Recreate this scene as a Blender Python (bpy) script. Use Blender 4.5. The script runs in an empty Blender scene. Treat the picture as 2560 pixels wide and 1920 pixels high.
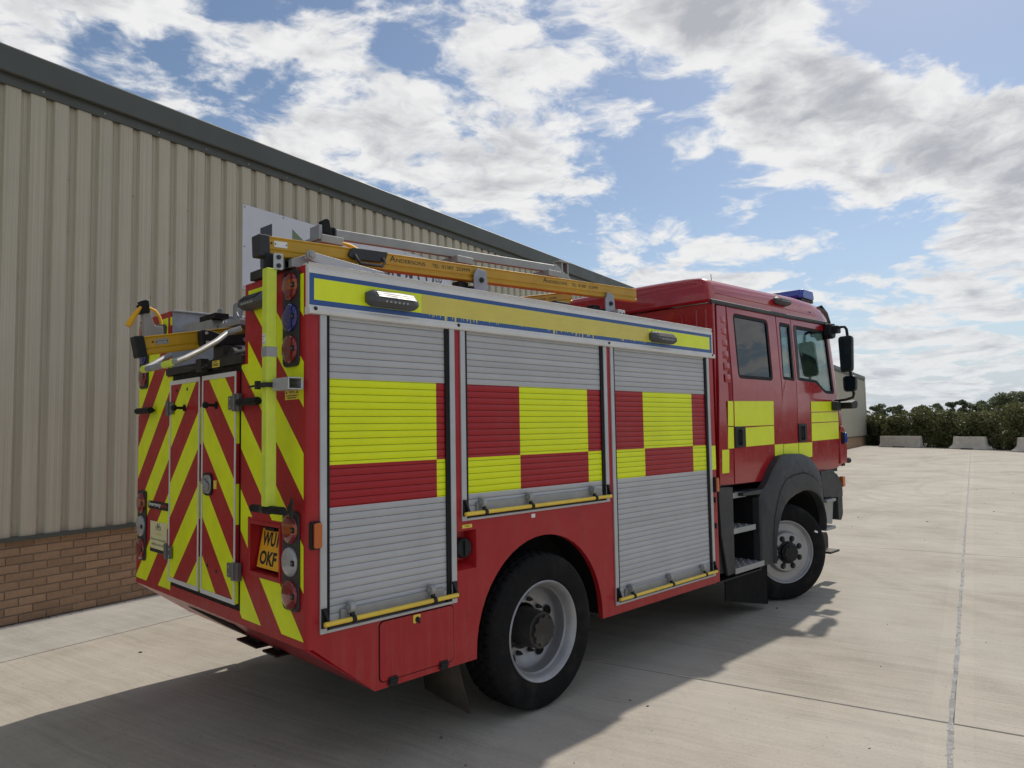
import bpy, bmesh, math, random
import numpy as np
from mathutils import Vector, Matrix
random.seed(7); rng = np.random.default_rng(7)
R = math.radians
scn = bpy.context.scene
COL = scn.collection

# ---------------------------------------------------------------- camera
def make_camera():
    yaw, pitch, roll = 0.786931, 0.0627523, -0.0168854
    f = Vector((math.cos(yaw)*math.cos(pitch), math.sin(yaw)*math.cos(pitch), math.sin(pitch)))
    r = Vector((math.sin(yaw), -math.cos(yaw), 0)); u = r.cross(f)
    r2 = r*math.cos(roll) + u*math.sin(roll); u2 = -r*math.sin(roll) + u*math.cos(roll)
    cd = bpy.data.cameras.new('camera'); cam = bpy.data.objects.new('camera', cd); COL.objects.link(cam)
    m = Matrix((r2, u2, -f)).transposed().to_4x4(); m.translation = Vector((-1.80696, -3.26126, 1.80636))
    cam.matrix_world = m
    cd.sensor_width = 36; cd.sensor_fit = 'HORIZONTAL'; cd.lens = 36*1801.17/2560
    cd.clip_start = 0.05; cd.clip_end = 4000
    scn.camera = cam
make_camera()
scn.render.resolution_x, scn.render.resolution_y = 1024, 768
vs = scn.view_settings
vs.view_transform = 'Standard'; vs.look = 'None'; vs.gamma = 1; vs.exposure = -0.06; vs.use_curve_mapping = False

# ---------------------------------------------------------------- node helper
class NT:
    def __init__(s, nt): s.nt = nt; s.nt.nodes.clear()
    def n(s, t, **kw):
        nd = s.nt.nodes.new(t)
        for k, v in kw.items(): setattr(nd, k, v)
        return nd
    def put(s, sock, v):
        if hasattr(v, 'is_output') or isinstance(v, bpy.types.NodeSocket): s.nt.links.new(v, sock)
        elif isinstance(v, (int, float)) and hasattr(sock.default_value, '__len__'): sock.default_value = (v,)*len(sock.default_value)
        else: sock.default_value = v
    def math(s, op, a, b=0.0, c=None, clamp=False):
        nd = s.n('ShaderNodeMath', operation=op, use_clamp=clamp)
        s.put(nd.inputs[0], a); s.put(nd.inputs[1], b)
        if c is not None: s.put(nd.inputs[2], c)
        return nd.outputs[0]
    def vmath(s, op, a, b=(0, 0, 0), scale=None):
        nd = s.n('ShaderNodeVectorMath', operation=op)
        s.put(nd.inputs[0], a); s.put(nd.inputs[1], b)
        if scale is not None: s.put(nd.inputs['Scale'], scale)
        return nd.outputs['Value'] if op in ('DISTANCE', 'LENGTH', 'DOT_PRODUCT') else nd.outputs[0]
    def sep(s, v):
        nd = s.n('ShaderNodeSeparateXYZ'); s.put(nd.inputs[0], v); return nd.outputs
    def comb(s, x, y, z):
        nd = s.n('ShaderNodeCombineXYZ')
        for i, q in enumerate((x, y, z)): s.put(nd.inputs[i], q)
        return nd.outputs[0]
    def noise(s, v, scale, detail=4, rough=.5, dist=0.0, dim='3D'):
        nd = s.n('ShaderNodeTexNoise', noise_dimensions=dim)
        s.put(nd.inputs['Vector'], v); s.put(nd.inputs['Scale'], scale); s.put(nd.inputs['Detail'], detail)
        s.put(nd.inputs['Roughness'], rough); s.put(nd.inputs['Distortion'], dist)
        return nd.outputs[0]
    def smooth(s, v, a, b, lo=0.0, hi=1.0):
        nd = s.n('ShaderNodeMapRange', interpolation_type='SMOOTHSTEP')
        s.put(nd.inputs[0], v)
        for i, q in enumerate((a, b, lo, hi)): s.put(nd.inputs[i+1], q)
        return nd.outputs[0]
    def lin(s, v, a, b, lo=0.0, hi=1.0):
        nd = s.n('ShaderNodeMapRange'); s.put(nd.inputs[0], v)
        for i, q in enumerate((a, b, lo, hi)): s.put(nd.inputs[i+1], q)
        return nd.outputs[0]
    def mix(s, f, a, b, mode='MIX'):
        nd = s.n('ShaderNodeMix', data_type='RGBA', blend_type=mode)
        s.put(nd.inputs[0], f); s.put(nd.inputs[6], c4(a)); s.put(nd.inputs[7], c4(b))
        return nd.outputs[2]
    def bump(s, h, strength=.3, dist=.01, normal=None):
        nd = s.n('ShaderNodeBump'); s.put(nd.inputs['Height'], h); s.put(nd.inputs['Strength'], strength); s.put(nd.inputs['Distance'], dist)
        if normal is not None: s.put(nd.inputs['Normal'], normal)
        return nd.outputs[0]
def c4(c):
    return (*c, 1.0) if isinstance(c, (tuple, list)) and len(c) == 3 else c

# ---------------------------------------------------------------- sky and sun
SUN_AZ, SUN_EL = R(12.05), R(48.7)
def dirv(az, el): return (math.cos(R(el))*math.cos(R(az)), math.cos(R(el))*math.sin(R(az)), math.sin(R(el)))
def make_world():
    w = bpy.data.worlds.new('World'); scn.world = w; w.use_nodes = True
    t = NT(w.node_tree)
    sky = t.n('ShaderNodeTexSky', sky_type='NISHITA', sun_disc=False, sun_elevation=SUN_EL, sun_rotation=R(90)-SUN_AZ)
    sky.altitude = 100; sky.air_density = 1.0; sky.dust_density = 0.6; sky.ozone_density = 1.6
    d = t.n('ShaderNodeTexCoord').outputs['Generated']
    x, y, z = t.sep(d)
    zc = t.math('ADD', t.math('MAXIMUM', z, 0.0), 0.16)
    p = t.comb(t.math('DIVIDE', x, zc), t.math('DIVIDE', y, zc), t.math('MULTIPLY', z, 1.6))
    # broad cloud masses and gaps: (azimuth, elevation, radius in degrees, weight)
    blobs = [(80, 23, 6, .08), (72, 25, 4, -.16), (57, 26, 9, .10), (60, 19, 6, .09), (47, 21, 5, .07), (64, 30, 4, -.06),
             (38.5, 21.5, 3, -.03), (37, 17.5, 3.5, -.04), (32, 24, 3.5, -.07), (31, 18, 3, .04), (25, 30, 7, .26), (20, 20, 6, .20), (11, 19, 5, .14),
             (11, 25.5, 4, -.20), (46, 15, 4, -.08), (37, 13, 4.5, .10), (30, 9.5, 4, .08), (27, 15, 4, -.03), (20, 12, 5, -.10), (10, 11, 5, .10), (16, 6, 6, .06), (24, 6.5, 4, .06)]
    wd = t.n('ShaderNodeTexNoise'); w.node_tree.links.new(d, wd.inputs['Vector']); wd.inputs['Scale'].default_value = 6.5; wd.inputs['Detail'].default_value = 5
    dw = t.vmath('ADD', d, t.vmath('SCALE', t.vmath('SUBTRACT', wd.outputs[1], (.5, .5, .5)), scale=.24))
    bias = None
    for az, el, rad, wgt in blobs:
        dist = t.vmath('DISTANCE', dw, dirv(az, el))
        g = t.math('MULTIPLY', t.smooth(dist, 0.0, R(rad)*1.7, 1.0, 0.0), wgt)
        bias = g if bias is None else t.math('ADD', bias, g)
    def warped(scale, amt, vec):
        nn = t.n('ShaderNodeTexNoise'); w.node_tree.links.new(vec, nn.inputs['Vector']); nn.inputs['Scale'].default_value = scale; nn.inputs['Detail'].default_value = 4
        return t.vmath('ADD', vec, t.vmath('SCALE', t.vmath('SUBTRACT', nn.outputs[1], (.5, .5, .5)), scale=amt))
    pw = warped(2.2, .34, p)
    big = t.math('MULTIPLY', t.math('SUBTRACT', t.noise(p, .8, 3, .5), .5), .22)
    bb = t.math('ADD', t.math('ADD', big, bias), t.smooth(z, .05, .32, .02, 0.0))
    def field(q, det): return t.math('ADD', t.noise(q, 3.3, det, .60), bb)
    dens = field(pw, 12)
    # the same field a step toward the sun: what lies between a spot and the sun shades it
    sd = dirv(12.05, 48.7)
    dens2 = field(t.vmath('ADD', pw, (sd[0]*.07, sd[1]*.07, -.05)), 7)
    mask = t.smooth(dens, .465, .585)
    thick = t.smooth(dens2, .52, .82)
    fine = t.noise(pw, 9.0, 8, .62)
    shade = t.math('ADD', thick, t.math('MULTIPLY', t.math('SUBTRACT', fine, .5), .9), clamp=True)
    ccol = t.mix(shade, (8.2, 8.2, 8.2), (4.3, 4.45, 4.85))
    haze = t.smooth(z, 0.0, .30, 1.0, 0.0)
    ccol = t.mix(t.math('MULTIPLY', haze, .45), ccol, (6.4, 6.8, 7.2))
    mask = t.math('MULTIPLY', mask, t.smooth(z, -.02, .05, .5, 1.0))
    skyc = t.mix(1.0, sky.outputs[0], (.93, .92, .90), 'MULTIPLY')
    skyc = t.mix(t.math('MULTIPLY', haze, .45), skyc, (4.0, 4.9, 6.2))
    skyc = t.mix(t.smooth(z, .0, .13, .85, 0.0), skyc, (4.9, 5.5, 6.3))
    out = t.mix(mask, skyc, ccol)
    bg = t.n('ShaderNodeBackground'); t.put(bg.inputs[0], out); bg.inputs[1].default_value = 0.11
    o = t.n('ShaderNodeOutputWorld'); w.node_tree.links.new(bg.outputs[0], o.inputs[0])
make_world()
sl = bpy.data.lights.new('sun', 'SUN'); sl.energy = 3.25; sl.angle = R(1.0); sl.color = (1.0, .92, .80)
so = bpy.data.objects.new('sun', sl); COL.objects.link(so)
so.rotation_euler = Vector(dirv(12.05, 48.7)).to_track_quat('Z', 'Y').to_euler()
so.location = (10, 5, 30)

# ---------------------------------------------------------------- materials
MATS = {}
def principled(name, col, rough=.5, metal=0.0, coat=0.0, var=.06, vscale=6.0, bump=0.0, bscale=60.0, spec=.5, dirt=0.0, colfn=None, film=0.0):
    """plain procedural material: base colour with soft noise variation, optional dust film and fine relief"""
    if name in MATS: return MATS[name]
    m = bpy.data.materials.new(name); m.use_nodes = True; t = NT(m.node_tree)
    b = t.n('ShaderNodeBsdfPrincipled'); o = t.n('ShaderNodeOutputMaterial'); m.node_tree.links.new(b.outputs[0], o.inputs[0])
    pos = t.n('ShaderNodeTexCoord').outputs['Object']
    c = c4(col) if colfn is None else colfn(t, pos)
    nz = t.noise(pos, vscale, 5, .6)
    f = t.lin(nz, .3, .7, 1-var, 1+var)
    c = t.mix(1.0, c, t.comb(f, f, f), 'MULTIPLY')
    if dirt > 0:
        dn = t.smooth(t.noise(pos, 3.1, 6, .65), .5, .75)
        c = t.mix(t.math('MULTIPLY', dn, dirt), c, (.30, .26, .20))
    if film > 0:   # dried splash film and small chips on paintwork
        x, y, z = t.sep(pos)
        run = t.noise(t.comb(t.math('MULTIPLY', x, 22.0), t.math('MULTIPLY', y, 22.0), t.math('MULTIPLY', z, 2.0)), 1.0, 5, .65)
        low = t.smooth(z, .40, 1.15, 1.0, .12)
        c = t.mix(t.math('MULTIPLY', t.math('MULTIPLY', t.smooth(run, .42, .75), low), film*.45), c, (.30, .25, .19))
        chip = t.smooth(t.noise(pos, 75.0, 2, .5), .79, .81)
        c = t.mix(t.math('MULTIPLY', chip, t.smooth(t.noise(pos, 2.2, 2), .5, .62)), c, (.55, .42, .38))
    t.put(b.inputs['Base Color'], c)
    rr = t.lin(t.noise(pos, vscale*2.3, 4, .6), .3, .7, max(rough-.06, .02), min(rough+.08, 1))
    t.put(b.inputs['Roughness'], rr); b.inputs['Metallic'].default_value = metal
    b.inputs['Coat Weight'].default_value = coat; b.inputs['Coat Roughness'].default_value = .06
    b.inputs['Specular IOR Level'].default_value = spec
    if bump > 0: t.put(b.inputs['Normal'], t.bump(t.noise(pos, bscale, 4, .6), bump, .004))
    MATS[name] = m; return m
def rects(t, pos, lst, ax='xz'):
    s = dict(zip('xyz', t.sep(pos))); tot = None
    for (a0, a1, b0, b1) in lst:
        q = t.math('MULTIPLY', t.math('MULTIPLY', t.math('GREATER_THAN', s[ax[0]], a0), t.math('LESS_THAN', s[ax[0]], a1)),
                   t.math('MULTIPLY', t.math('GREATER_THAN', s[ax[1]], b0), t.math('LESS_THAN', s[ax[1]], b1)))
        tot = q if tot is None else t.math('MAXIMUM', tot, q)
    return tot

RED = (.37, .010, .015); YEL = (.77, .87, .003); GREY = (.45, .455, .47)
def M(k): return MATS[k]
principled('red_paint', RED, .38, coat=.12, var=.08, dirt=.07, spec=.35, film=.30)
principled('cab_red_paint', (.35, .009, .014), .22, coat=.5, var=.04, dirt=.03, spec=.4)
principled('red_vinyl', (.25, .011, .016), .45, var=.05)
principled('yellow_vinyl', YEL, .40, var=.05, bump=.25, bscale=260)
principled('blue_vinyl', (.016, .075, .30), .4)
principled('white_trim', (.66, .65, .63), .35, var=.06, dirt=.12)
principled('aluminium', (.46, .47, .485), .42, metal=.4, var=.08, dirt=.08)
principled('dull_aluminium', (.33, .335, .335), .5, metal=.35, var=.12, dirt=.2)
principled('bright_metal', (.55, .55, .56), .25, metal=1.0)
principled('lamp_chrome', (.30, .30, .31), .5, metal=.5)
principled('lamp_housing', (.085, .086, .09), .45, var=.1, spec=.4)
principled('galvanised', (.30, .32, .36), .5, metal=.4, var=.18, vscale=9, dirt=.12)
principled('black_rubber', (.009, .009, .010), .62, spec=.25, var=.2)
principled('tyre_rubber', (.008, .008, .0085), .80, spec=.18, var=.25, vscale=14, dirt=.07, bump=.3, bscale=40)
principled('black_plastic', (.013, .013, .015), .5, spec=.3, var=.15, bump=.15, bscale=300)
principled('dark_grey_plastic', (.032, .034, .038), .5, spec=.35, var=.12, dirt=.10, bump=.2, bscale=300)
principled('dark_steel', (.035, .033, .031), .6, metal=.3, var=.3, dirt=.2)
principled('underside', (.012, .0115, .011), .85, spec=.15, var=.3)
principled('wheel_silver', (.33, .33, .34), .40, metal=.45, var=.14, dirt=.28)
principled('gantry_yellow', (.50, .285, .012), .42, var=.14, vscale=4, dirt=.08)
principled('strap_yellow', (.72, .38, .01), .6, var=.1)
principled('bar_yellow', (.80, .56, .06), .4, var=.1, dirt=.08)
principled('pole_yellow', (.62, .74, .06), .5, var=.1, dirt=.06)
principled('label_yellow', (.78, .60, .07), .5)
principled('plate_yellow', (.80, .40, .015), .45)
principled('print_black', (.012, .012, .013), .55)
principled('print_white', (.78, .78, .76), .5)
principled('print_red', (.45, .03, .03), .5)
principled('red_lens', (.19, .006, .009), .12, coat=.6, var=.04)
principled('amber_lens', (.50, .10, .006), .15, coat=.5, var=.04)
principled('blue_lens', (.010, .014, .16), .12, coat=.6, var=.05)
principled('bar_blue', (.006, .018, .14), .12, coat=.5, var=.05)
principled('bright_blue_lens', (.008, .035, .36), .12, coat=.6, var=.05)
principled('clear_lens', (.34, .34, .335), .2, coat=.5, var=.12, vscale=60)
principled('mirror_glass', (.10, .10, .11), .03, metal=1.0, var=.02)
principled('seat_cloth', (.035, .037, .042), .85, var=.2)
principled('cab_lining', (.045, .047, .05), .8, var=.1)
principled('rust_steel', (.10, .065, .045), .8, var=.3)

def chevron_col(t, pos):
    x, y, z = t.sep(pos)
    ym = t.math('SUBTRACT', 1.2575, t.math('ABSOLUTE', t.math('SUBTRACT', y, 1.2575)))
    w = t.math('DIVIDE', t.math('SUBTRACT', t.math('SUBTRACT', z, ym), .063-.2297*20), .2297)
    par = t.math('MODULO', t.math('FLOOR', w), 2.0)
    yel = t.math('LESS_THAN', par, .5)
    for v, lo, hi in ((y, .027, 2.482), (z, .779, 2.615)):
        yel = t.math('MULTIPLY', yel, t.math('MULTIPLY', t.math('GREATER_THAN', v, lo), t.math('LESS_THAN', v, hi)))
    keep = t.math('SUBTRACT', 1.0, rects(t, pos, [(.245, .650, 1.03, 1.348), (.698, 1.857, 2.2, 2.7), (.743, 1.80, .7, .838)], 'yz'))
    keep2 = t.math('SUBTRACT', 1.0, rects(t, pos, [(.66, .70, 2.2, 2.7), (1.857, 1.90, 2.2, 2.7)], 'yz'))
    yel = t.math('MULTIPLY', t.math('MULTIPLY', yel, keep), keep2)
    return t.mix(yel, RED, YEL)
principled('chevron_vinyl', RED, .42, coat=.08, colfn=chevron_col, var=.07, dirt=.06, spec=.3, film=.15)
CHK_Y = [(0, .827, 1.640, 2.082), (.827, 1.0, 1.424, 1.640), (1.0, 1.515, 1.424, 1.640), (1.515, 2.205, 1.640, 2.082), (2.205, 2.9, 1.424, 1.640),
         (2.89, 3.604, 1.640, 2.082), (3.604, 4.0, 1.424, 1.640)]
def shutter_col(t, pos):
    yel = rects(t, pos, CHK_Y); band = rects(t, pos, [(0, 4, 1.424, 2.082)])
    x, y, z = t.sep(pos)
    streak = t.noise(t.comb(t.math('MULTIPLY', x, 9.0), 0.0, t.math('MULTIPLY', z, .8)), 1.0, 3, .55)
    g = t.mix(t.smooth(streak, .5, .85, 0, .4), GREY, (.36, .365, .375))
    rv = t.lin(t.n('ShaderNodeObjectInfo').outputs['Random'], 0.0, 1.0, .94, 1.05); g = t.mix(1.0, g, t.comb(rv, rv, rv), 'MULTIPLY')
    c = t.mix(band, g, (.36, .009, .016))
    return t.mix(yel, c, YEL)
principled('shutter_slat', GREY, .42, coat=.05, metal=.0, colfn=shutter_col, var=.05, vscale=2.5, dirt=.04, spec=.35)
def canopy_col(t, pos):
    x, y, z = t.sep(pos)
    nz = t.noise(t.comb(t.math('MULTIPLY', x, 3.0), 0.0, 0.0), 4.0, 5, .7)
    drip = t.noise(t.comb(t.math('MULTIPLY', x, 42.0), 0.0, 2.0), 1.0, 2, .6)
    dripz = t.noise(t.comb(t.math('MULTIPLY', x, 2.6), 0.0, 9.0), 1.0, 2, .5)
    blue = rects(t, pos, [(.006, 3.94, 2.449, 2.612)])
    yel = rects(t, pos, [(.033, 3.905, 2.477, 2.587)])
    top = t.math('ADD', 2.586, t.math('MULTIPLY', t.math('SUBTRACT', nz, .5), .016))
    dl = t.math('MULTIPLY', t.smooth(drip, .52, .60), t.smooth(dripz, .44, .58, 0.0, .034))
    bot = t.math('SUBTRACT', t.math('ADD', 2.479, t.math('MULTIPLY', t.math('SUBTRACT', nz, .5), -.010)), dl)
    op = t.math('MULTIPLY', t.math('MULTIPLY', t.math('GREATER_THAN', x, .712), t.math('LESS_THAN', x, 2.972)),
                t.math('MULTIPLY', t.math('LESS_THAN', z, top), t.math('GREATER_THAN', z, bot)))
    c = t.mix(blue, (.68, .67, .65), (.016, .075, .27))
    c = t.mix(yel, c, YEL)
    pn = t.noise(t.comb(t.math('MULTIPLY', x, 6.0), 0.0, t.math('MULTIPLY', z, 60.0)), 1.0, 5, .65)
    return t.mix(op, c, t.mix(pn, (.60, .50, .08), (.72, .60, .11)))
principled('canopy_print', (.7, .7, .7), .38, coat=.1, colfn=canopy_col, var=.05, dirt=.04)
def lamp_tri(t, pos):
    x, y, z = t.sep(pos)
    band = t.math('LESS_THAN', t.math('ABSOLUTE', t.math('ADD', z, -.004)), .025)
    return t.mix(band, (.18, .006, .009), (.34, .06, .005))
principled('tri_lens', (.26, .01, .01), .12, coat=.6, colfn=lamp_tri, var=.03)

def glass_mat(name, tint, gloss=.9):
    m = bpy.data.materials.new(name); m.use_nodes = True; t = NT(m.node_tree)
    o = t.n('ShaderNodeOutputMaterial'); tr = t.n('ShaderNodeBsdfTransparent'); tr.inputs[0].default_value = (*tint, 1)
    g = t.n('ShaderNodeBsdfGlossy'); g.inputs['Roughness'].default_value = .015; g.inputs[0].default_value = (1, 1, 1, 1)
    pos = t.n('ShaderNodeTexCoord').outputs['Object']
    nb = t.bump(t.noise(pos, 1.7, 2, .5), .25, .01); t.put(g.inputs['Normal'], nb)
    fr = t.n('ShaderNodeFresnel'); fr.inputs[0].default_value = 1.6
    mx = t.n('ShaderNodeMixShader'); t.put(mx.inputs[0], t.math('MULTIPLY', fr.outputs[0], gloss, clamp=True))
    m.node_tree.links.new(tr.outputs[0], mx.inputs[1]); m.node_tree.links.new(g.outputs[0], mx.inputs[2]); m.node_tree.links.new(mx.outputs[0], o.inputs[0])
    MATS[name] = m
glass_mat('clear_glass', (.62, .74, .70)); glass_mat('privacy_glass', (.035, .045, .05), .85); glass_mat('visor_acrylic', (.06, .09, .075))

# ---------------------------------------------------------------- mesh builder
class MB:
    def __init__(s): s.v = []; s.f = []; s.mi = []
    def add(s, verts, faces, mi=0):
        o = len(s.v); s.v += [tuple(v) for v in verts]; s.f += [tuple(i+o for i in f) for f in faces]; s.mi += [mi]*len(faces); return s
    def box(s, x0, x1, y0, y1, z0, z1, mi=0):
        v = [(x, y, z) for z in (z0, z1) for y in (y0, y1) for x in (x0, x1)]
        return s.add(v, [(0, 2, 3, 1), (4, 5, 7, 6), (0, 1, 5, 4), (2, 6, 7, 3), (0, 4, 6, 2), (1, 3, 7, 5)], mi)
    def obox(s, c, a, b, n, mi=0):
        c, a, b, n = map(Vector, (c, a, b, n)); v = [c + i*a + j*b + k*n for k in (-1, 1) for j in (-1, 1) for i in (-1, 1)]
        return s.add(v, [(0, 2, 3, 1), (4, 5, 7, 6), (0, 1, 5, 4), (2, 6, 7, 3), (0, 4, 6, 2), (1, 3, 7, 5)], mi)
    def prism(s, pts, plane, a, b, mi=0):
        def P(p, h): return {'xz': (p[0], h, p[1]), 'yz': (h, p[0], p[1]), 'xy': (p[0], p[1], h)}[plane]
        n = len(pts); v = [P(p, a) for p in pts] + [P(p, b) for p in pts]
        return s.add(v, [tuple(range(n)), tuple(range(2*n-1, n-1, -1))] + [(i, (i+1) % n, n+(i+1) % n, n+i) for i in range(n)], mi)
    def loft(s, rings, mi=0, closed=True, caps=True):
        n = len(rings[0]); v = [p for r in rings for p in r]; f = []
        for i in range(len(rings)-1):
            for j in range(n if closed else n-1):
                k = (j+1) % n; f.append((i*n+j, i*n+k, (i+1)*n+k, (i+1)*n+j))
        if caps and closed: f += [tuple(range(n)), tuple(range(len(v)-1, len(v)-n-1, -1))]
        return s.add(v, f, mi)
    def tube(s, path, r, n=10, mi=0, caps=True):
        path = [Vector(p) for p in path]; rings = []; ref = None
        for i, p in enumerate(path):
            d = (path[min(i+1, len(path)-1)] - path[max(i-1, 0)]).normalized()
            if ref is None: ref = d.orthogonal().normalized()
            ref = (ref - d*ref.dot(d)).normalized(); b = d.cross(ref); rr = r[i] if isinstance(r, (list, tuple)) else r
            rings.append([p + (ref*math.cos(2*math.pi*k/n) + b*math.sin(2*math.pi*k/n))*rr for k in range(n)])
        return s.loft(rings, mi, caps=caps)
    def lathe(s, prof, o, axis, n=32, mi=0, caps=True):
        o = Vector(o); ax = Vector(axis).normalized(); a = ax.orthogonal().normalized(); b = ax.cross(a)
        rings = [[o + ax*h + (a*math.cos(2*math.pi*k/n) + b*math.sin(2*math.pi*k/n))*r for k in range(n)] for r, h in prof]
        return s.loft(rings, mi, caps=caps)
    def mirror(s, c=1.25):
        m = MB(); m.v = [(x, 2*c-y, z) for x, y, z in s.v]; m.f = [tuple(reversed(f)) for f in s.f]; m.mi = list(s.mi); return m
    def mesh(s, name, mats, smooth=38):
        me = bpy.data.meshes.new(name); me.from_pydata(s.v, [], s.f)
        for m in (mats if isinstance(mats, (list, tuple)) else [mats]): me.materials.append(MATS[m] if isinstance(m, str) else m)
        me.polygons.foreach_set('material_index', s.mi)
        bm = bmesh.new(); bm.from_mesh(me); bmesh.ops.recalc_face_normals(bm, faces=bm.faces); bm.to_mesh(me); bm.free()
        me.polygons.foreach_set('use_smooth', [True]*len(me.polygons)); me.set_sharp_from_angle(angle=R(smooth)); me.update()
        return me
    def build(s, name, mats, parent=None, bevel=0.0, seg=2, loc=None, smooth=38):
        if loc is not None:
            s.v = [(x-loc[0], y-loc[1], z-loc[2]) for x, y, z in s.v]
        ob = link(name, s.mesh(name, mats, smooth), parent, loc)
        if bevel > 0:
            b = ob.modifiers.new('bevel', 'BEVEL'); b.width = bevel; b.segments = seg; b.limit_method = 'ANGLE'; b.angle_limit = R(40); b.harden_normals = True
        return ob
def link(name, data, parent=None, loc=None):
    ob = bpy.data.objects.new(name, data); COL.objects.link(ob)
    if loc is not None: ob.location = loc
    if parent is not None:
        ob.parent = parent
        pm = Matrix.Translation(PLOC.get(parent.name, Vector((0, 0, 0)))); ob.matrix_parent_inverse = pm.inverted()
    PLOC[ob.name] = Vector(loc) if loc is not None else Vector((0, 0, 0))
    return ob
PLOC = {}
def tag(o, label=None, cat=None, group=None, kind=None):
    for k, v in (('label', label), ('category', cat), ('group', group), ('kind', kind)):
        if v: o[k] = v
    return o
def empty(name, label, cat, loc=(0, 0, 0), group=None):
    o = bpy.data.objects.new(name, None); COL.objects.link(o); o.location = loc; o.empty_display_size = .2
    PLOC[o.name] = Vector(loc); return tag(o, label, cat, group)
def rrect(u0, u1, v0, v1, r, n=5):
    out = []
    for cx, cy, a0 in ((u1-r, v0+r, -90), (u1-r, v1-r, 0), (u0+r, v1-r, 90), (u0+r, v0+r, 180)):
        for i in range(n+1):
            a = R(a0 + 90*i/n); out.append((cx + r*math.cos(a), cy + r*math.sin(a)))
    return out
def round_poly(pts, r, n=4):
    out = []; N = len(pts)
    for i in range(N):
        p0, p1, p2 = Vector(pts[i-1]), Vector(pts[i]), Vector(pts[(i+1) % N])
        a = (p0-p1); b = (p2-p1); q = min(r, a.length*.45, b.length*.45); a = p1 + a.normalized()*q; b = p1 + b.normalized()*q
        for k in range(n+1):
            t = k/n; out.append(tuple(a*(1-t)**2 + p1*2*t*(1-t) + b*t*t))
    return out
def text(s, origin, right, up, height, mat, parent, width=None, name='lettering', depth=.001, sep=1.0, bold=0.0):
    cu = bpy.data.curves.new(name, 'FONT'); cu.body = s; cu.size = 1; cu.extrude = 0; cu.resolution_u = 3; cu.space_character = sep; cu.offset = bold
    tmp = bpy.data.objects.new(name+'_tmp', cu); COL.objects.link(tmp)
    me = bpy.data.meshes.new_from_object(tmp); bpy.data.objects.remove(tmp); bpy.data.curves.remove(cu)
    co = [v.co.copy() for v in me.vertices]; x0 = min(c.x for c in co); x1 = max(c.x for c in co); y0 = min(c.y for c in co); y1 = max(c.y for c in co)
    sy = height/(y1-y0); sx = sy if width is None else width/(x1-x0)
    r_, u_ = Vector(right).normalized(), Vector(up).normalized(); o = Vector(origin)
    for v, c in zip(me.vertices, co): v.co = o + r_*(c.x-x0)*sx + u_*(c.y-y0)*sy
    me.materials.clear(); me.materials.append(MATS[mat]); me.name = name
    return link(name, me, parent)
# ================================================================ the setting
BTH = R(12.15); B0 = Vector((-0.346, 5.202, 0)); BU = Vector((math.cos(BTH), math.sin(BTH), 0)); BN = Vector((math.sin(BTH), -math.cos(BTH), 0))
def bw(u, n, z): return B0 + BU*u + BN*n + Vector((0, 0, z))

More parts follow.
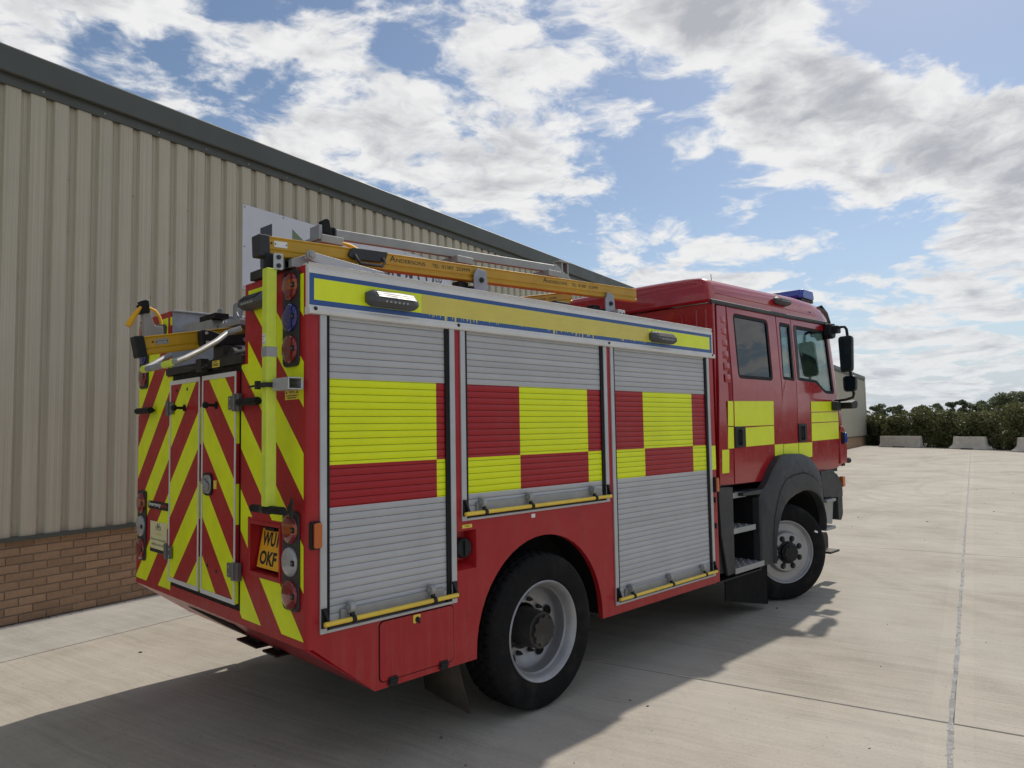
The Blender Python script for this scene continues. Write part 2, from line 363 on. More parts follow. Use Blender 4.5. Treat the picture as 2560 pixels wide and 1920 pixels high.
def concrete_mat(name, hu, hn, base):
    m = bpy.data.materials.new(name); m.use_nodes = True; t = NT(m.node_tree)
    b = t.n('ShaderNodeBsdfPrincipled'); o = t.n('ShaderNodeOutputMaterial'); m.node_tree.links.new(b.outputs[0], o.inputs[0])
    wp = t.n('ShaderNodeNewGeometry').outputs['Position']
    lp = t.n('ShaderNodeTexCoord').outputs['Object']; lx, ly, lz = t.sep(lp)
    rel = t.vmath('SUBTRACT', wp, tuple(B0)); u = t.vmath('DOT_PRODUCT', rel, tuple(BU)); n = t.vmath('DOT_PRODUCT', rel, tuple(BN))
    edge = t.math('MINIMUM', t.math('SUBTRACT', hu, t.math('ABSOLUTE', lx)), t.math('SUBTRACT', hn, t.math('ABSOLUTE', ly)))
    border = t.smooth(t.math('ADD', edge, t.math('MULTIPLY', t.noise(wp, 3.0, 3), .02)), .105, .125, 1.0, 0.0)
    wob = t.math('MULTIPLY', t.noise(wp, .8, 3), .22)
    br1 = t.noise(t.comb(t.math('MULTIPLY', t.math('ADD', u, wob), 34.0), t.math('MULTIPLY', n, .9), 0.0), 1.0, 6, .68)
    br2 = t.noise(t.comb(t.math('MULTIPLY', t.math('ADD', u, wob), 9.0), t.math('MULTIPLY', n, .45), 5.0), 1.0, 5, .6)
    blot = t.noise(wp, .55, 6, .62); blot2 = t.noise(wp, 2.6, 6, .65); speck = t.noise(wp, 55.0, 3, .7)
    rnd = t.n('ShaderNodeObjectInfo').outputs['Random']
    v = t.math('ADD', t.lin(br1, .25, .75, .86, 1.10), t.lin(br2, .3, .7, -.08, .08))
    v = t.math('ADD', v, t.lin(blot, .3, .7, -.16, .13)); v = t.math('ADD', v, t.lin(blot2, .3, .7, -.07, .07))
    v = t.math('ADD', v, t.lin(rnd, 0.0, 1.0, -.04, .04)); v = t.math('ADD', v, t.lin(speck, .3, .7, -.09, .08))
    v = t.math('ADD', v, t.math('MULTIPLY', border, .05))
    col = t.mix(1.0, base, t.comb(v, v, v), 'MULTIPLY')
    col = t.mix(t.math('MULTIPLY', t.smooth(blot, .40, .66), .30), col, (.44, .43, .40))
    # tyre marks: rubber laid down along turning circles
    uvec = t.comb(u, n, 0.0); tot = None
    for cu, cn, r, wd, s, a0 in ((18.5, 11, 5.85, .16, .5, 0), (18.5, 11, 6.35, .12, .35, 0), (24.5, 15, 11.1, .2, .5, 0), (24.5, 15, 11.8, .15, .4, 0), (24.5, 15, 13.2, .2, .3, 0), (17.3, 12, 4.9, .13, .5, 0),
                             (30, 19, 12.5, .25, .45, 0), (33, 20, 14.6, .3, .45, 0), (38, 22, 16.5, .35, .5, 0), (40, 12, 9.5, .3, .4, 0), (20, 16, 9.6, .14, .4, 0), (11, 14, 8.1, .12, .2, 0), (11, 14, 8.6, .12, .2, 0)):
        dd = t.math('ABSOLUTE', t.math('SUBTRACT', t.vmath('DISTANCE', uvec, (cu, cn, 0)), r))
        g = t.math('MULTIPLY', t.smooth(dd, wd*.3, wd, 1.0, 0.0), s); tot = g if tot is None else t.math('MAXIMUM', tot, g)
    for nn, wdt, s in ((3.55, .15, .35), (5.75, .15, .35), (4.4, .14, .22), (6.55, .14, .22), (9.1, .14, .25), (11.0, .14, .25)):
        dd = t.math('ABSOLUTE', t.math('SUBTRACT', t.math('ADD', n, t.math('MULTIPLY', t.noise(wp, .12, 1), .9)), nn))
        zz = t.math('ABSOLUTE', t.math('SUBTRACT', t.math('FRACT', t.math('ADD', t.math('MULTIPLY', u, 9.0), t.math('MULTIPLY', dd, 12.0))), .5))
        tot = t.math('MAXIMUM', tot, t.math('MULTIPLY', t.math('MULTIPLY', t.smooth(dd, wdt*.7, wdt, 1.0, 0.0), s), t.lin(zz, .1, .4, .25, 1.0)))
    tread = t.lin(t.noise(wp, 9.0, 3, .6), .3, .7, .35, 1.0)
    fade = t.smooth(t.noise(wp, .25, 2), .34, .62)
    tot = t.math('MULTIPLY', t.math('MULTIPLY', tot, tread), fade)
    col = t.mix(t.math('MULTIPLY', tot, .5), col, (.085, .08, .075))
    pits = t.smooth(t.noise(wp, 26.0, 2, .5), .70, .75)
    col = t.mix(t.math('MULTIPLY', pits, .5), col, (.14, .125, .11))
    pale = t.smooth(t.noise(wp, 1.4, 5, .7), .60, .72)
    col = t.mix(t.math('MULTIPLY', pale, .22), col, (.56, .53, .48))
    spots = t.smooth(t.noise(wp, 4.3, 2, .5), .76, .80)
    col = t.mix(t.math('MULTIPLY', spots, .55), col, (.10, .09, .08))
    crack = t.math('ABSOLUTE', t.math('SUBTRACT', t.noise(wp, .9, 7, .6), .5))
    col = t.mix(t.smooth(crack, .0008, .0022, .22, 0.0), col, (.2, .18, .16))
    t.put(b.inputs['Base Color'], col); b.inputs['Roughness'].default_value = .86; b.inputs['Specular IOR Level'].default_value = .3
    h = t.math('ADD', t.math('MULTIPLY', br1, t.math('SUBTRACT', 1.0, t.math('MULTIPLY', border, .8))), t.math('MULTIPLY', speck, .35))
    t.put(b.inputs['Normal'], t.bump(h, .55, .006))
    MATS[name] = m
CONC = (.415, .382, .328)
concrete_mat('brushed_concrete', 3.29, 3.24, CONC); concrete_mat('strip_concrete', 3.29, .612, (.40, .385, .352))
principled('joint_filler', (.05, .048, .046), .8, var=.45, vscale=18, bump=.4, bscale=40)
principled('sealant_grey', (.27, .272, .275), .8, var=.4, vscale=9, bump=.4, bscale=40)
principled('spall_white', (.46, .44, .41), .85, var=.2, vscale=30)

def grass_mat():
    principled('field_grass', (.09, .12, .035), .9, var=.35, vscale=.6, bump=.5, bscale=3)
grass_mat()
gb = MB(); gb.add([(-1500, -1500, -.14), (1800, -1500, -.14), (1800, 1800, -.14), (-1500, 1800, -.14)], [(0, 1, 2, 3)])
tag(gb.build('ground', 'field_grass'), kind='structure')

# concrete yard: a base that fills the joints, and the cast slabs on it
YTH = BTH + R(.42); YU = Vector((math.cos(YTH), math.sin(YTH), 0)); YN = Vector((math.sin(YTH), -math.cos(YTH), 0))
def yw(u, n, z): return B0 + YU*u + YN*n + Vector((0, 0, z))   # the slabs lie a touch askew to the wall
yard = MB(); yard.add([bw(-24.6, -.02, -.004), bw(-24.6, 33.4, -.004), bw(68, 33.4, -.004), bw(68, -.02, -.004)], [(0, 1, 2, 3)])
yard_o = tag(yard.build('concrete_yard', 'joint_filler'), kind='structure')
U0 = 1.83 + 3*.02
def slab_mesh(name, hu, hn, mat):
    mb = MB(); mb.box(-hu, hu, -hn, hn, -.11, 0); me = mb.mesh(name, mat); return me
sm_main = slab_mesh('slab_mesh', 3.2945, 3.2445, 'brushed_concrete'); sm_strip = slab_mesh('strip_slab_mesh', 3.2945, .609, 'strip_concrete')
rows = [(0, 1.25)] + [(1.25+6.5*i, 1.25+6.5*(i+1)) for i in range(5)]
for ri, (n0, n1) in enumerate(rows):
    for k in range(-4, 10):
        c = yw(1.88 + 6.6*k + 3.3, (n0+n1)/2, 0)
        ob = link('slab', sm_strip if ri == 0 else sm_main, yard_o, tuple(c)); ob.rotation_euler.z = YTH
        ob.modifiers.new('bevel', 'BEVEL').width = .006
q = random.Random(1); st = MB(); us = [-8 + .12*i for i in range(480)]
L = [[yw(u, 7.75 + s*(.013 + q.uniform(-.005, .006)) + .006*math.sin(u*2.1), .0012) for u in us] for s in (-1, 1)]
st.loft(L, closed=False); st.build('joint_sealant_strip', 'sealant_grey', yard_o)
# crumbled joint sealant on the long joint
for nm, mt, cnt, seed in (('joint_sealant', 'sealant_grey', 140, 3), ('spalled_chips', 'spall_white', 60, 9)):
    q = random.Random(seed); mb = MB()
    for i in range(cnt):
        u = -4 + 18*(i+q.random())/cnt if nm == 'joint_sealant' else q.choice([q.uniform(-4, 4.2), q.uniform(-3.5, 2.5)])
        n = 7.75 + q.gauss(0, .010 if nm == 'joint_sealant' else .016); s = q.uniform(.008, .022); zz = .0005
        pts = [yw(u + s*(1.6 if nm == 'joint_sealant' else .8)*math.cos(a)*q.uniform(.5, 1.1), n + s*.45*math.sin(a)*q.uniform(.5, 1.1), zz) for a in [j*math.pi/3.5 for j in range(7)]]
        top = [p*1.0 + Vector((0, 0, q.uniform(.001, .003))) for p in pts]
        o = len(pts); mb.add(pts + top, [tuple(range(o, 2*o))] + [(j, (j+1) % o, o+(j+1) % o, o+j) for j in range(o)])
    tag(mb.build(nm, mt, yard_o), kind='stuff')

# loose grit on the slabs and along the foot of the wall
q = random.Random(21); mb = MB()
for i in range(420):
    if i < 190: u, n = q.uniform(-4, 5), abs(q.gauss(0, .035))+.012
    else: u, n = q.uniform(-3, 24), q.uniform(1.0, 12)
    s = q.uniform(.002, .006) if i < 400 else q.uniform(.008, .014); c = bw(u, n, s*.5)
    mb.obox(c, (s*q.uniform(.6, 1.4), s*q.uniform(-.5, .5), 0), (-s*q.uniform(-.5, .5), s*q.uniform(.5, 1), 0), (0, 0, s*.5))
principled('grit', (.12, .11, .10), .9, var=.4, vscale=40)
tag(mb.build('loose_grit', 'grit', yard_o), kind='stuff')
# ---------------------------------------------------------------- building
def cladding_col(t, pos):
    x, y, z = t.sep(pos)
    st = t.noise(t.comb(t.math('MULTIPLY', x, 90.0), t.math('MULTIPLY', y, 90.0), t.math('MULTIPLY', z, .35)), 1.0, 3, .6)
    st2 = t.noise(t.comb(t.math('MULTIPLY', x, 14.0), t.math('MULTIPLY', y, 14.0), t.math('MULTIPLY', z, .5)), 1.0, 4, .6)
    c = t.mix(t.smooth(st, .35, .7), (.51, .48, .372), (.425, .40, .312))
    rd = t.n('ShaderNodeObjectInfo').outputs['Random']; rv = t.lin(rd, 0.0, 1.0, .95, 1.04); c = t.mix(1.0, c, t.comb(rv, rv, rv), 'MULTIPLY')
    return t.mix(t.smooth(st2, .5, .8, 0, .35), c, (.375, .352, .277))
principled('clad_beige', (.34, .32, .26), .55, colfn=cladding_col, var=.04, vscale=1.5)
principled('gutter_dark', (.072, .082, .072), .5, var=.06, vscale=1.2)
principled('mortar', (.26, .22, .17), .92, var=.15, vscale=20, bump=.4, bscale=120)
def brick_col_mat(name, col):
    def fn(t, pos):
        r = t.n('ShaderNodeObjectInfo').outputs['Random']
        c = t.mix(r, col, tuple(c*.70 for c in col))
        sp = t.noise(pos, 60.0, 4, .7)
        return t.mix(t.smooth(sp, .5, .72, 0, .45), c, (.33, .22, .14))
    principled(name, col, .88, colfn=fn, var=.14, vscale=18, bump=.7, bscale=90)
brick_col_mat('brick_buff', (.385, .25, .15))
def brickwall_col(t, pos):
    bt = t.n('ShaderNodeTexBrick'); x, y, z = t.sep(pos)
    t.put(bt.inputs['Vector'], t.comb(x, z, 0.0)); bt.inputs['Scale'].default_value = 1.0
    bt.inputs['Brick Width'].default_value = .25; bt.inputs['Row Height'].default_value = .0815; bt.inputs['Mortar Size'].default_value = .006
    t.put(bt.inputs['Color1'], (.36, .225, .125, 1)); t.put(bt.inputs['Color2'], (.29, .18, .10, 1)); t.put(bt.inputs['Mortar'], (.30, .255, .195, 1))
    return bt.outputs[0]
principled('brick_wall_far', (.33, .2, .11), .9, colfn=brickwall_col)

bld = empty('warehouse', 'long beige ribbed metal warehouse on a low buff brick plinth with dark grey gutter', 'building', tuple(B0))
L0, L1, DEP = -22.0, 62.7, 22.0
# brick plinth: mortar core plus single bricks where they can be told apart
core = MB()
for a, b_, mm in ((L0, -2.2, 1), (-2.2, 3.6, 0), (3.6, L1, 1)):
    core.prism([(a, -.13 + (.012 if mm == 0 else 0.0)), (b_, -.13 + (.012 if mm == 0 else 0.0)), (b_, .25), (a, .25)], 'xy', -.12, .816, mm)
core.v = [tuple(bw(x, -(y+.13), z)) for x, y, z in core.v]
plinth = core.build('brick_plinth', ['mortar', 'brick_wall_far'], bld)
bb = MB(); bb.box(-.120, .120, -.045, .045, -.0355, .0355); bme = bb.mesh('brick_mesh', 'brick_buff'); q = random.Random(5)
for c in range(10):
    zc = .0408 + c*.0815
    for k in range(-9, 15):
        uc = .25*k + (.031+.125 if c % 2 else .031)
        if not -2.1 < uc < 3.5: continue
        ob = link('brick', bme, plinth, tuple(bw(uc + q.uniform(-.002, .002), -.047 + q.uniform(-.003, .003), zc + q.uniform(-.001, .001))))
        ob.rotation_euler.z = BTH + q.uniform(-.006, .006)
        ob.modifiers.new('bevel', 'BEVEL').width = .003
# ribbed cladding sheets, 5 ribs each
PIT = .2272
def sheet(n_ribs, zt0, zt1):
    prof = []
    for i in range(n_ribs):
        b = i*PIT
        prof += [(b, -.038), (b+.012, -.038), (b+.016, -.033), (b+.030, -.033), (b+.034, -.038), (b+.056, -.038), (b+.070, 0), (b+.100, 0), (b+.104, .0018), (b+.112, .0018), (b+.116, 0), (b+.158, 0), (b+.162, .0018), (b+.170, .0018), (b+.174, 0), (b+.205, 0), (b+PIT-.004, -.038)]
    prof.append((n_ribs*PIT, -.038))
    w = n_ribs*PIT; mb = MB()
    lo = [(u, -n, .835) for u, n in prof]; hi = [(u, -n, zt0 + (zt1-zt0)*u/w) for u, n in prof]
    n = len(prof); mb.add(lo+hi, [(i, i+1, n+i+1, n+i) for i in range(n-1)])
    return mb.mesh('cladding_sheet_mesh', 'clad_beige', 25)
EAVE0, EAVE_S = 5.42, -.0048
nsh = int((L1+2.5)/(5*PIT)); sh0 = -2.43
sheets = {}
for i in range(-17, nsh+1):
    u = sh0 + i*5*PIT
    if u + 5*PIT > L1+.8: continue
    key = 0
    if key not in sheets: sheets[key] = sheet(5, EAVE0, EAVE0)
    ob = link('cladding_sheet', sheets[key], bld, tuple(bw(u, .035, 0))); ob.rotation_euler.z = BTH
    ob.scale.z = 1.0
# back wall, gable end and roof of the shed
w = MB()
w.add([bw(L0, -.02, .82), bw(L1, -.02, .82), bw(L1, -.02, 5.5), bw(L0, -.02, 5.5), bw(L0, -DEP, .0), bw(L1, -DEP, .0), bw(L1, -DEP, 5.5), bw(L0, -DEP, 5.5), bw(L0, -DEP/2, 7.0), bw(L1, -DEP/2, 7.0), bw(L0, -.02, 0), bw(L1, -.02, 0)],
      [(0, 1, 2, 3), (4, 7, 6, 5), (10, 0, 3, 8, 7, 4), (11, 5, 6, 9, 2, 1)])
w.build('rear_wall', 'clad_beige', bld)
rf = MB(); rf.add([bw(L0, .05, 5.55), bw(L1+.05, .05, 5.55), bw(L1+.05, -DEP/2, 7.05), bw(L0, -DEP/2, 7.05), bw(L0, -DEP-.1, 5.5), bw(L1, -DEP-.1, 5.5)], [(0, 1, 2, 3), (3, 2, 5, 4)])
rf.build('roof', 'gutter_dark', bld)
def run(prof, a, b, za=0, zb=0):
    mb = MB(); mb.loft([[bw(a, n, z+za) for n, z in prof], [bw(b, n, z+zb) for n, z in prof]]); return mb
run([(0, 5.405), (.105, 5.400), (.115, 5.41), (.115, 5.66), (.10, 5.675), (.0, 5.675)], L0, L1+.1).build('gutter', 'gutter_dark', bld, bevel=.006)
run([(.0, 5.30), (.052, 5.30), (.055, 5.34), (.055, 5.404), (.0, 5.404)], L0, L1+.05).build('eaves_flashing', 'gutter_dark', bld, bevel=.003)
run([(-.02, .816), (.062, .800), (.064, .817), (.062, .84), (-.02, .845)], L0, L1+.05).build('drip_flashing', 'gutter_dark', bld, bevel=.002)
cf = MB(); a = bw(L1+.02, 0, 0)
cf.loft([[bw(L1-.12, .0, z), bw(L1-.12, .06, z), bw(L1+.06, .06, z), bw(L1+.06, -.12, z)] for z in (.84, 5.385)]); cf.build('corner_flashing', 'clad_beige', bld)
sc = MB(); sc.lathe([(.011, 0), (.011, .004), (.0075, .005), (.0075, .011), (.004, .013)], (0, 0, 0), (0, -1, 0), 8); sme = sc.mesh('screw_mesh', 'clad_beige')
q = random.Random(2)
for i in range(0, 44):
    spots = [(.97, -.001)]
    uu = .086 + i*.2272 - .2272*4 - .003
    zs = [.97]
    if i % 3 == 1: zs += [3.40 + (i % 2)*.02]
    if i % 5 == 1: zs += [3.97]
    if i % 3 == 0: zs += [4.53]
    for z in zs:
        ob = link('fixing_screw', sme, bld, tuple(bw(uu, .002, z))); ob.rotation_euler.z = BTH
for i in range(0, 26):
    ob = link('fixing_screw', sme, bld, tuple(bw(-1 + i*.62, .056, 5.345))); ob.rotation_euler.z = BTH; ob.scale = (.8,)*3

# company sign on the wall
sign = empty('company_sign', 'large white sign board with dark lettering fixed to the beige ribbed wall', 'sign', tuple(bw(2.64, .04, 3.68)))
principled('sign_white', (.62, .65, .70), .45, var=.03); principled('sign_navy', (.030, .036, .05), .5); principled('sign_green', (.16, .22, .12), .5)
def on_wall(pts, n0, n1):
    mb = MB(); k = len(pts); v = [bw(u, n0, z) for u, z in pts] + [bw(u, n1, z) for u, z in pts]
    mb.add(v, [tuple(range(k)), tuple(range(2*k-1, k-1, -1))] + [(i, (i+1) % k, k+(i+1) % k, k+i) for i in range(k)]); return mb
on_wall(rrect(2.64, 7.03, 3.68, 4.795, .02, 3), .037, .046).build('panel', 'sign_white', sign)
on_wall([(2.915, 4.01), (2.99, 3.92), (3.30, 3.92), (3.30, 4.10), (3.103, 4.10), (3.103, 4.642), (2.915, 4.536)], .0462, .048).build('emblem_bar', 'sign_navy', sign)
on_wall([(3.446, 4.40), (3.66, 4.515), (3.446, 4.643)], .0462, .048).build('emblem_triangle', 'sign_green', sign)
for s, u0, u1, z0, hh in (('ON', 5.20, 5.685, 4.26, .40), ('&', 5.80, 6.02, 4.26, .40), ('CO', 6.11, 6.555, 4.26, .40), ('LTD', 6.60, 6.775, 4.415, .15)):
    text(s, bw(u0, .0485, z0), BU, (0, 0, 1), hh, 'sign_navy', sign, width=u1-u0, bold=.02)
for u in (2.67, 3.29, 3.92, 4.55, 5.18, 5.8, 6.4, 7.0):
    for z in (3.71, 4.765) if u not in (2.67, 7.0) else (3.71, 4.24, 4.765):
        mb = MB(); mb.lathe([(.012, 0), (.012, .004), (.006, .007)], bw(u, .046, z), BN, 8); mb.build('sign_screw', 'dull_aluminium', sign)

# ---------------------------------------------------------------- concrete barriers at the yard's end
principled('precast_concrete', (.55, .52, .47), .85, var=.14, vscale=2.5, dirt=.1, bump=.3, bscale=30)
def barrier(p0, p1, flare, notch, label):
    p0, p1 = Vector((*p0, 0)), Vector((*p1, 0)); ax = (p1-p0); Lh = ax.length/2; ax.normalize(); nr = Vector((-ax.y, ax.x, 0)); c = (p0+p1)/2
    def P(a, s, z): return c + ax*a + nr*s + Vector((0, 0, z))
    prof = [(.0, .24, 0), (.08, .24, 0), (.2, .15, .45), (.34, .11, .8), (.83, .085, 1)]  # z, half thickness, taper share
    rings = []
    for z, th, k in prof:
        a = Lh - flare*k
        rings.append([P(-a, -th, z), P(a, -th, z), P(a, th, z), P(-a, th, z)])
    mb = MB(); mb.loft(rings)
    e = tag(link('concrete_barrier', mb.mesh('concrete_barrier', 'precast_concrete')), label, 'barrier', 'concrete barriers across the end of the yard')
    b = e.modifiers.new('bevel', 'BEVEL'); b.width = .02; b.segments = 2
    if notch:
        nb = MB(); nb.obox(P(0, 0, .035), ax*.55, nr*.246, Vector((0, 0, .034))); nb.build('lifting_slot', 'underside', e)
    return e
barrier((56.7, 15.9), (55.15, 12.65), .03, True, 'straight-ended grey concrete barrier beside the green fence')
barrier((53.5, 10.4), (51.4, 7.75), .33, True, 'flared-end grey concrete barrier between two others before the hedge')
barrier((48.75, 6.0), (46.7, 3.1), .33, True, 'flared-end grey concrete barrier farthest from the warehouse')

# ---------------------------------------------------------------- green palisade fence
fence = empty('palisade_fence', 'dark green steel palisade fence between the warehouse corner and the hedge', 'fence', (62.2, 17.5, 0))
principled('fence_green', (.012, .032, .026), .6)
fa, fb = Vector((61.4, 18.75, 0)), Vector((57.7, 13.9, 0)); fd = (fb-fa).normalized(); fn = Vector((-fd.y, fd.x, 0)); fl = (fb-fa).length
pm = MB(); pm.prism([(-.032, 0), (.032, 0), (.032, 1.62), (.012, 1.72), (-.012, 1.72), (-.032, 1.62)], 'xz', -.004, .004); pme = pm.mesh('pale_mesh', 'fence_green')
for i in range(int(fl/.13)):
    ob = link('pale', pme, fence, tuple(fa + fd*(i*.13))); ob.rotation_euler.z = math.atan2(fd.y, fd.x)
for z in (.3, 1.4):
    mb = MB(); mb.obox((fa+fb)/2 + fn*.03 + Vector((0, 0, z)), fd*fl/2, fn*.02, Vector((0, 0, .025))); mb.build('rail', 'fence_green', fence)

# ---------------------------------------------------------------- foliage
def leaf_mat(name, c0, c1):
    m = bpy.data.materials.new(name); m.use_nodes = True; t = NT(m.node_tree)
    b = t.n('ShaderNodeBsdfPrincipled'); o = t.n('ShaderNodeOutputMaterial')
    wp = t.n('ShaderNodeNewGeometry').outputs['Position']
    c = t.mix(t.smooth(t.noise(wp, .55, 4, .6), .35, .65), c0, c1)
    c = t.mix(t.smooth(t.noise(wp, 7.0, 2, .6), .5, .75, 0, .5), c, tuple(min(1, k*1.25) for k in c1))
    t.put(b.inputs['Base Color'], c); b.inputs['Roughness'].default_value = .55
    tl = t.n('ShaderNodeBsdfTranslucent'); t.put(tl.inputs[0], c); mx = t.n('ShaderNodeMixShader'); mx.inputs[0].default_value = .28
    m.node_tree.links.new(b.outputs[0], mx.inputs[1]); m.node_tree.links.new(tl.outputs[0], mx.inputs[2]); m.node_tree.links.new(mx.outputs[0], o.inputs[0]); MATS[name] = m
leaf_mat('hedge_leaf', (.085, .10, .034), (.145, .145, .055)); leaf_mat('tree_leaf', (.12, .14, .075), (.17, .19, .10))
principled('bark', (.08, .065, .05), .9, var=.3)
def leaves(name, pts, size, mat, parent=None):
    n = len(pts); a = rng.normal(size=(n, 3)); a /= np.linalg.norm(a, axis=1)[:, None]; b = np.cross(a, rng.normal(size=(n, 3))); b /= np.linalg.norm(b, axis=1)[:, None]
    s = (size*rng.uniform(.6, 1.3, n))[:, None]
    v = np.stack([pts - a*s, pts + b*s*.55, pts + a*s, pts - b*s*.55], 1).reshape(-1, 3)
    me = bpy.data.meshes.new(name); me.vertices.add(4*n); me.vertices.foreach_set('co', v.astype(np.float32).ravel())
    me.loops.add(4*n); me.loops.foreach_set('vertex_index', np.arange(4*n, dtype=np.int32)); me.polygons.add(n); me.polygons.foreach_set('loop_start', np.arange(0, 4*n, 4, dtype=np.int32))
    me.update(); me.validate(); me.materials.append(MATS[mat]); return link(name, me, parent)
# hedge: a row of shrub masses with leaf-sized faces through their volume
ha, hb = np.array([64.6, 21.5]), np.array([30.0, -20.0]); hd = (hb-ha)/np.linalg.norm(hb-ha); hnr = np.array([-hd[1], hd[0]]); hl = np.linalg.norm(hb-ha)
hedge = empty('hedge', 'tall dense uncut green hedge along the end of the concrete yard', 'hedge', (47, 1, -.1))
P = []
for i in range(230):
    s = rng.uniform(-.5, hl); h = 2.15 + .35*math.sin(s*.7) + rng.uniform(-.3, .35); rr = rng.uniform(.45, .85); z = rng.uniform(.25, h-rr*.55); off = rng.uniform(-.55, .55)
    k = int(900*rr*rr); d = rng.normal(size=(k, 3)); d /= np.linalg.norm(d, axis=1)[:, None]; rad = rr*rng.uniform(.25, 1.0, k)**.45
    c = np.array([*(ha + hd*s + hnr*off), z]); P.append(c + d*rad[:, None]*np.array([1, 1, 1.05]))
k = 5200; s = rng.uniform(0, hl, k); top = 2.35 + .25*np.sin(s*.7) + .15*np.sin(s*2.3+1)
P.append(np.stack([ha[0] + hd[0]*s + hnr[0]*rng.normal(0, .5, k), ha[1] + hd[1]*s + hnr[1]*rng.normal(0, .5, k), top + np.minimum(rng.exponential(.11, k), .34)], 1))
k = 42000; s = rng.uniform(0, hl, k); o_ = rng.uniform(-.75, .75, k); top = (2.30 + .22*np.sin(s*.7) + .14*np.sin(s*2.3+1) + .10*np.sin(s*5.1))*(1-.25*np.abs(o_)**3)
P.append(np.stack([ha[0] + hd[0]*s + hnr[0]*o_, ha[1] + hd[1]*s + hnr[1]*o_, top*rng.uniform(0, 1, k)**.6], 1))
P = np.concatenate(P); P[:, 2] = np.maximum(P[:, 2], .02)
hf = leaves('foliage', P, .10, 'hedge_leaf', hedge); hf['kind'] = 'stuff'
hs = MB(); q = random.Random(4)
for i in range(60):
    s = hl*(i+q.random())/60; b0 = ha + hd*s
    hs.tube([(b0[0], b0[1], -.13), (b0[0]+q.uniform(-.2, .2), b0[1]+q.uniform(-.2, .2), .9), (b0[0]+q.uniform(-.5, .5), b0[1]+q.uniform(-.5, .5), 1.9)], [.045, .03, .012], 6)
hso = hs.build('stems', 'bark', hedge); hso['kind'] = 'stuff'
def tree(p, h, wd, label, dense=1.0, seed=0, crown_lo=.3):
    e = empty('field_tree', label, 'tree', (p[0], p[1], -.14), 'trees beyond the hedge'); q = random.Random(seed)
    tr = MB(); lean = q.uniform(-.3, .3)
    tr.tube([(p[0], p[1], -.14), (p[0]+lean*.3, p[1], h*.25), (p[0]+lean, p[1]+q.uniform(-.3, .3), h*.6), (p[0]+lean*1.2, p[1], h*.85)], [wd*.035, wd*.028, wd*.016, .03], 8)
    lob = []
    for i in range(22):
        a = q.uniform(0, 2*math.pi); rr = wd*.5*q.uniform(.25, .8); zz = h*(crown_lo + (1-crown_lo)*q.uniform(.12, .86)); tap = math.sqrt(max(.05, 1-((zz/h-.55)/.55)**2))
        c = (p[0] + rr*tap*math.cos(a), p[1] + rr*tap*math.sin(a), zz); lob.append((c, wd*q.uniform(.08, .19)))
        tr.tube([(p[0]+lean*.5, p[1], h*q.uniform(.22, .5)), ((p[0]+c[0])/2, (p[1]+c[1])/2, (h*.35+c[2])/2), c], [wd*.012, wd*.009, .02], 5)
    tr.build('trunk', 'bark', e)
    P = []
    for c, r in lob:
        k = int(300*dense); d = rng.normal(size=(k, 3)); d /= np.linalg.norm(d, axis=1)[:, None]
        P.append(np.array(c) + d*(r*rng.uniform(.2, 1.15, k)**.5)[:, None]*np.array([1.15, 1.15, .85]))
    P = np.concatenate(P); P[:, 2] = np.minimum(P[:, 2], h)
    leaves('crown', P, .21, 'tree_leaf', e)
def far(y110, z110, D=200.0):  # a point seen past the hedge, carried out to its own distance
    k = (D+1.807)/111.807; return (D, -3.261 + (y110+3.261)*k), 1.806 + (z110-1.806)*k
TL = [(33.4, 4.75, 6.0, .55, 'thin-leaved small tree beside the warehouse corner, beyond the hedge', 200), (31.0, 4.4, 5.6, .9, 'rounded small tree next to the thin-leaved tree beyond the hedge', 205), (28.1, 4.3, 4.2, 1.0, 'small ball-crowned lone tree with sky on both sides beyond the hedge', 200),
      (25.9, 4.65, 5.0, .9, 'small tree with a flat broad crown next to the lone ball-crowned tree', 205), (23.9, 4.75, 4.2, .8, 'open-crowned small tree with a forked gap beside the wood', 200), (22.5, 4.9, 4.2, .8, 'upright small tree joined to the edge of the wood', 203)]
for i, (y, z, wd, dn, lb, D) in enumerate(TL):
    p, h = far(y, z, D); tree(p, h, wd, lb, dn, i+11, .25)
for i, (y, z, wd, D) in enumerate([(20.6, 4.75, 5.5, 195), (19.2, 5.4, 7, 190), (17.6, 5.6, 8, 186), (16.0, 5.65, 8, 190), (14.0, 5.8, 8, 188), (11.8, 5.6, 8, 190), (9.5, 5.7, 8, 188), (7.0, 5.5, 8, 190), (4.0, 5.6, 8, 190), (0.5, 5.5, 9, 190)]):
    p, h = far(y, z, D); tree(p, h, wd, 'dense dark broadleaf tree in the wood behind the hedge', 1.35, i+40, .12)
# ================================================================ the fire engine
# x runs forward along the vehicle from its rear face, y to its left from its right side, z up
FE = empty('fire_engine', 'red fire engine with yellow chevrons, roller shutters and ladder gantry on the concrete', 'fire engine', (0, 0, 0))
def part(mb, name, mats, bevel=0.0, parent=None, seg=2, loc=None, smooth=38): return mb.build(name, mats, parent or FE, bevel, seg, loc, smooth)
W = 2.5
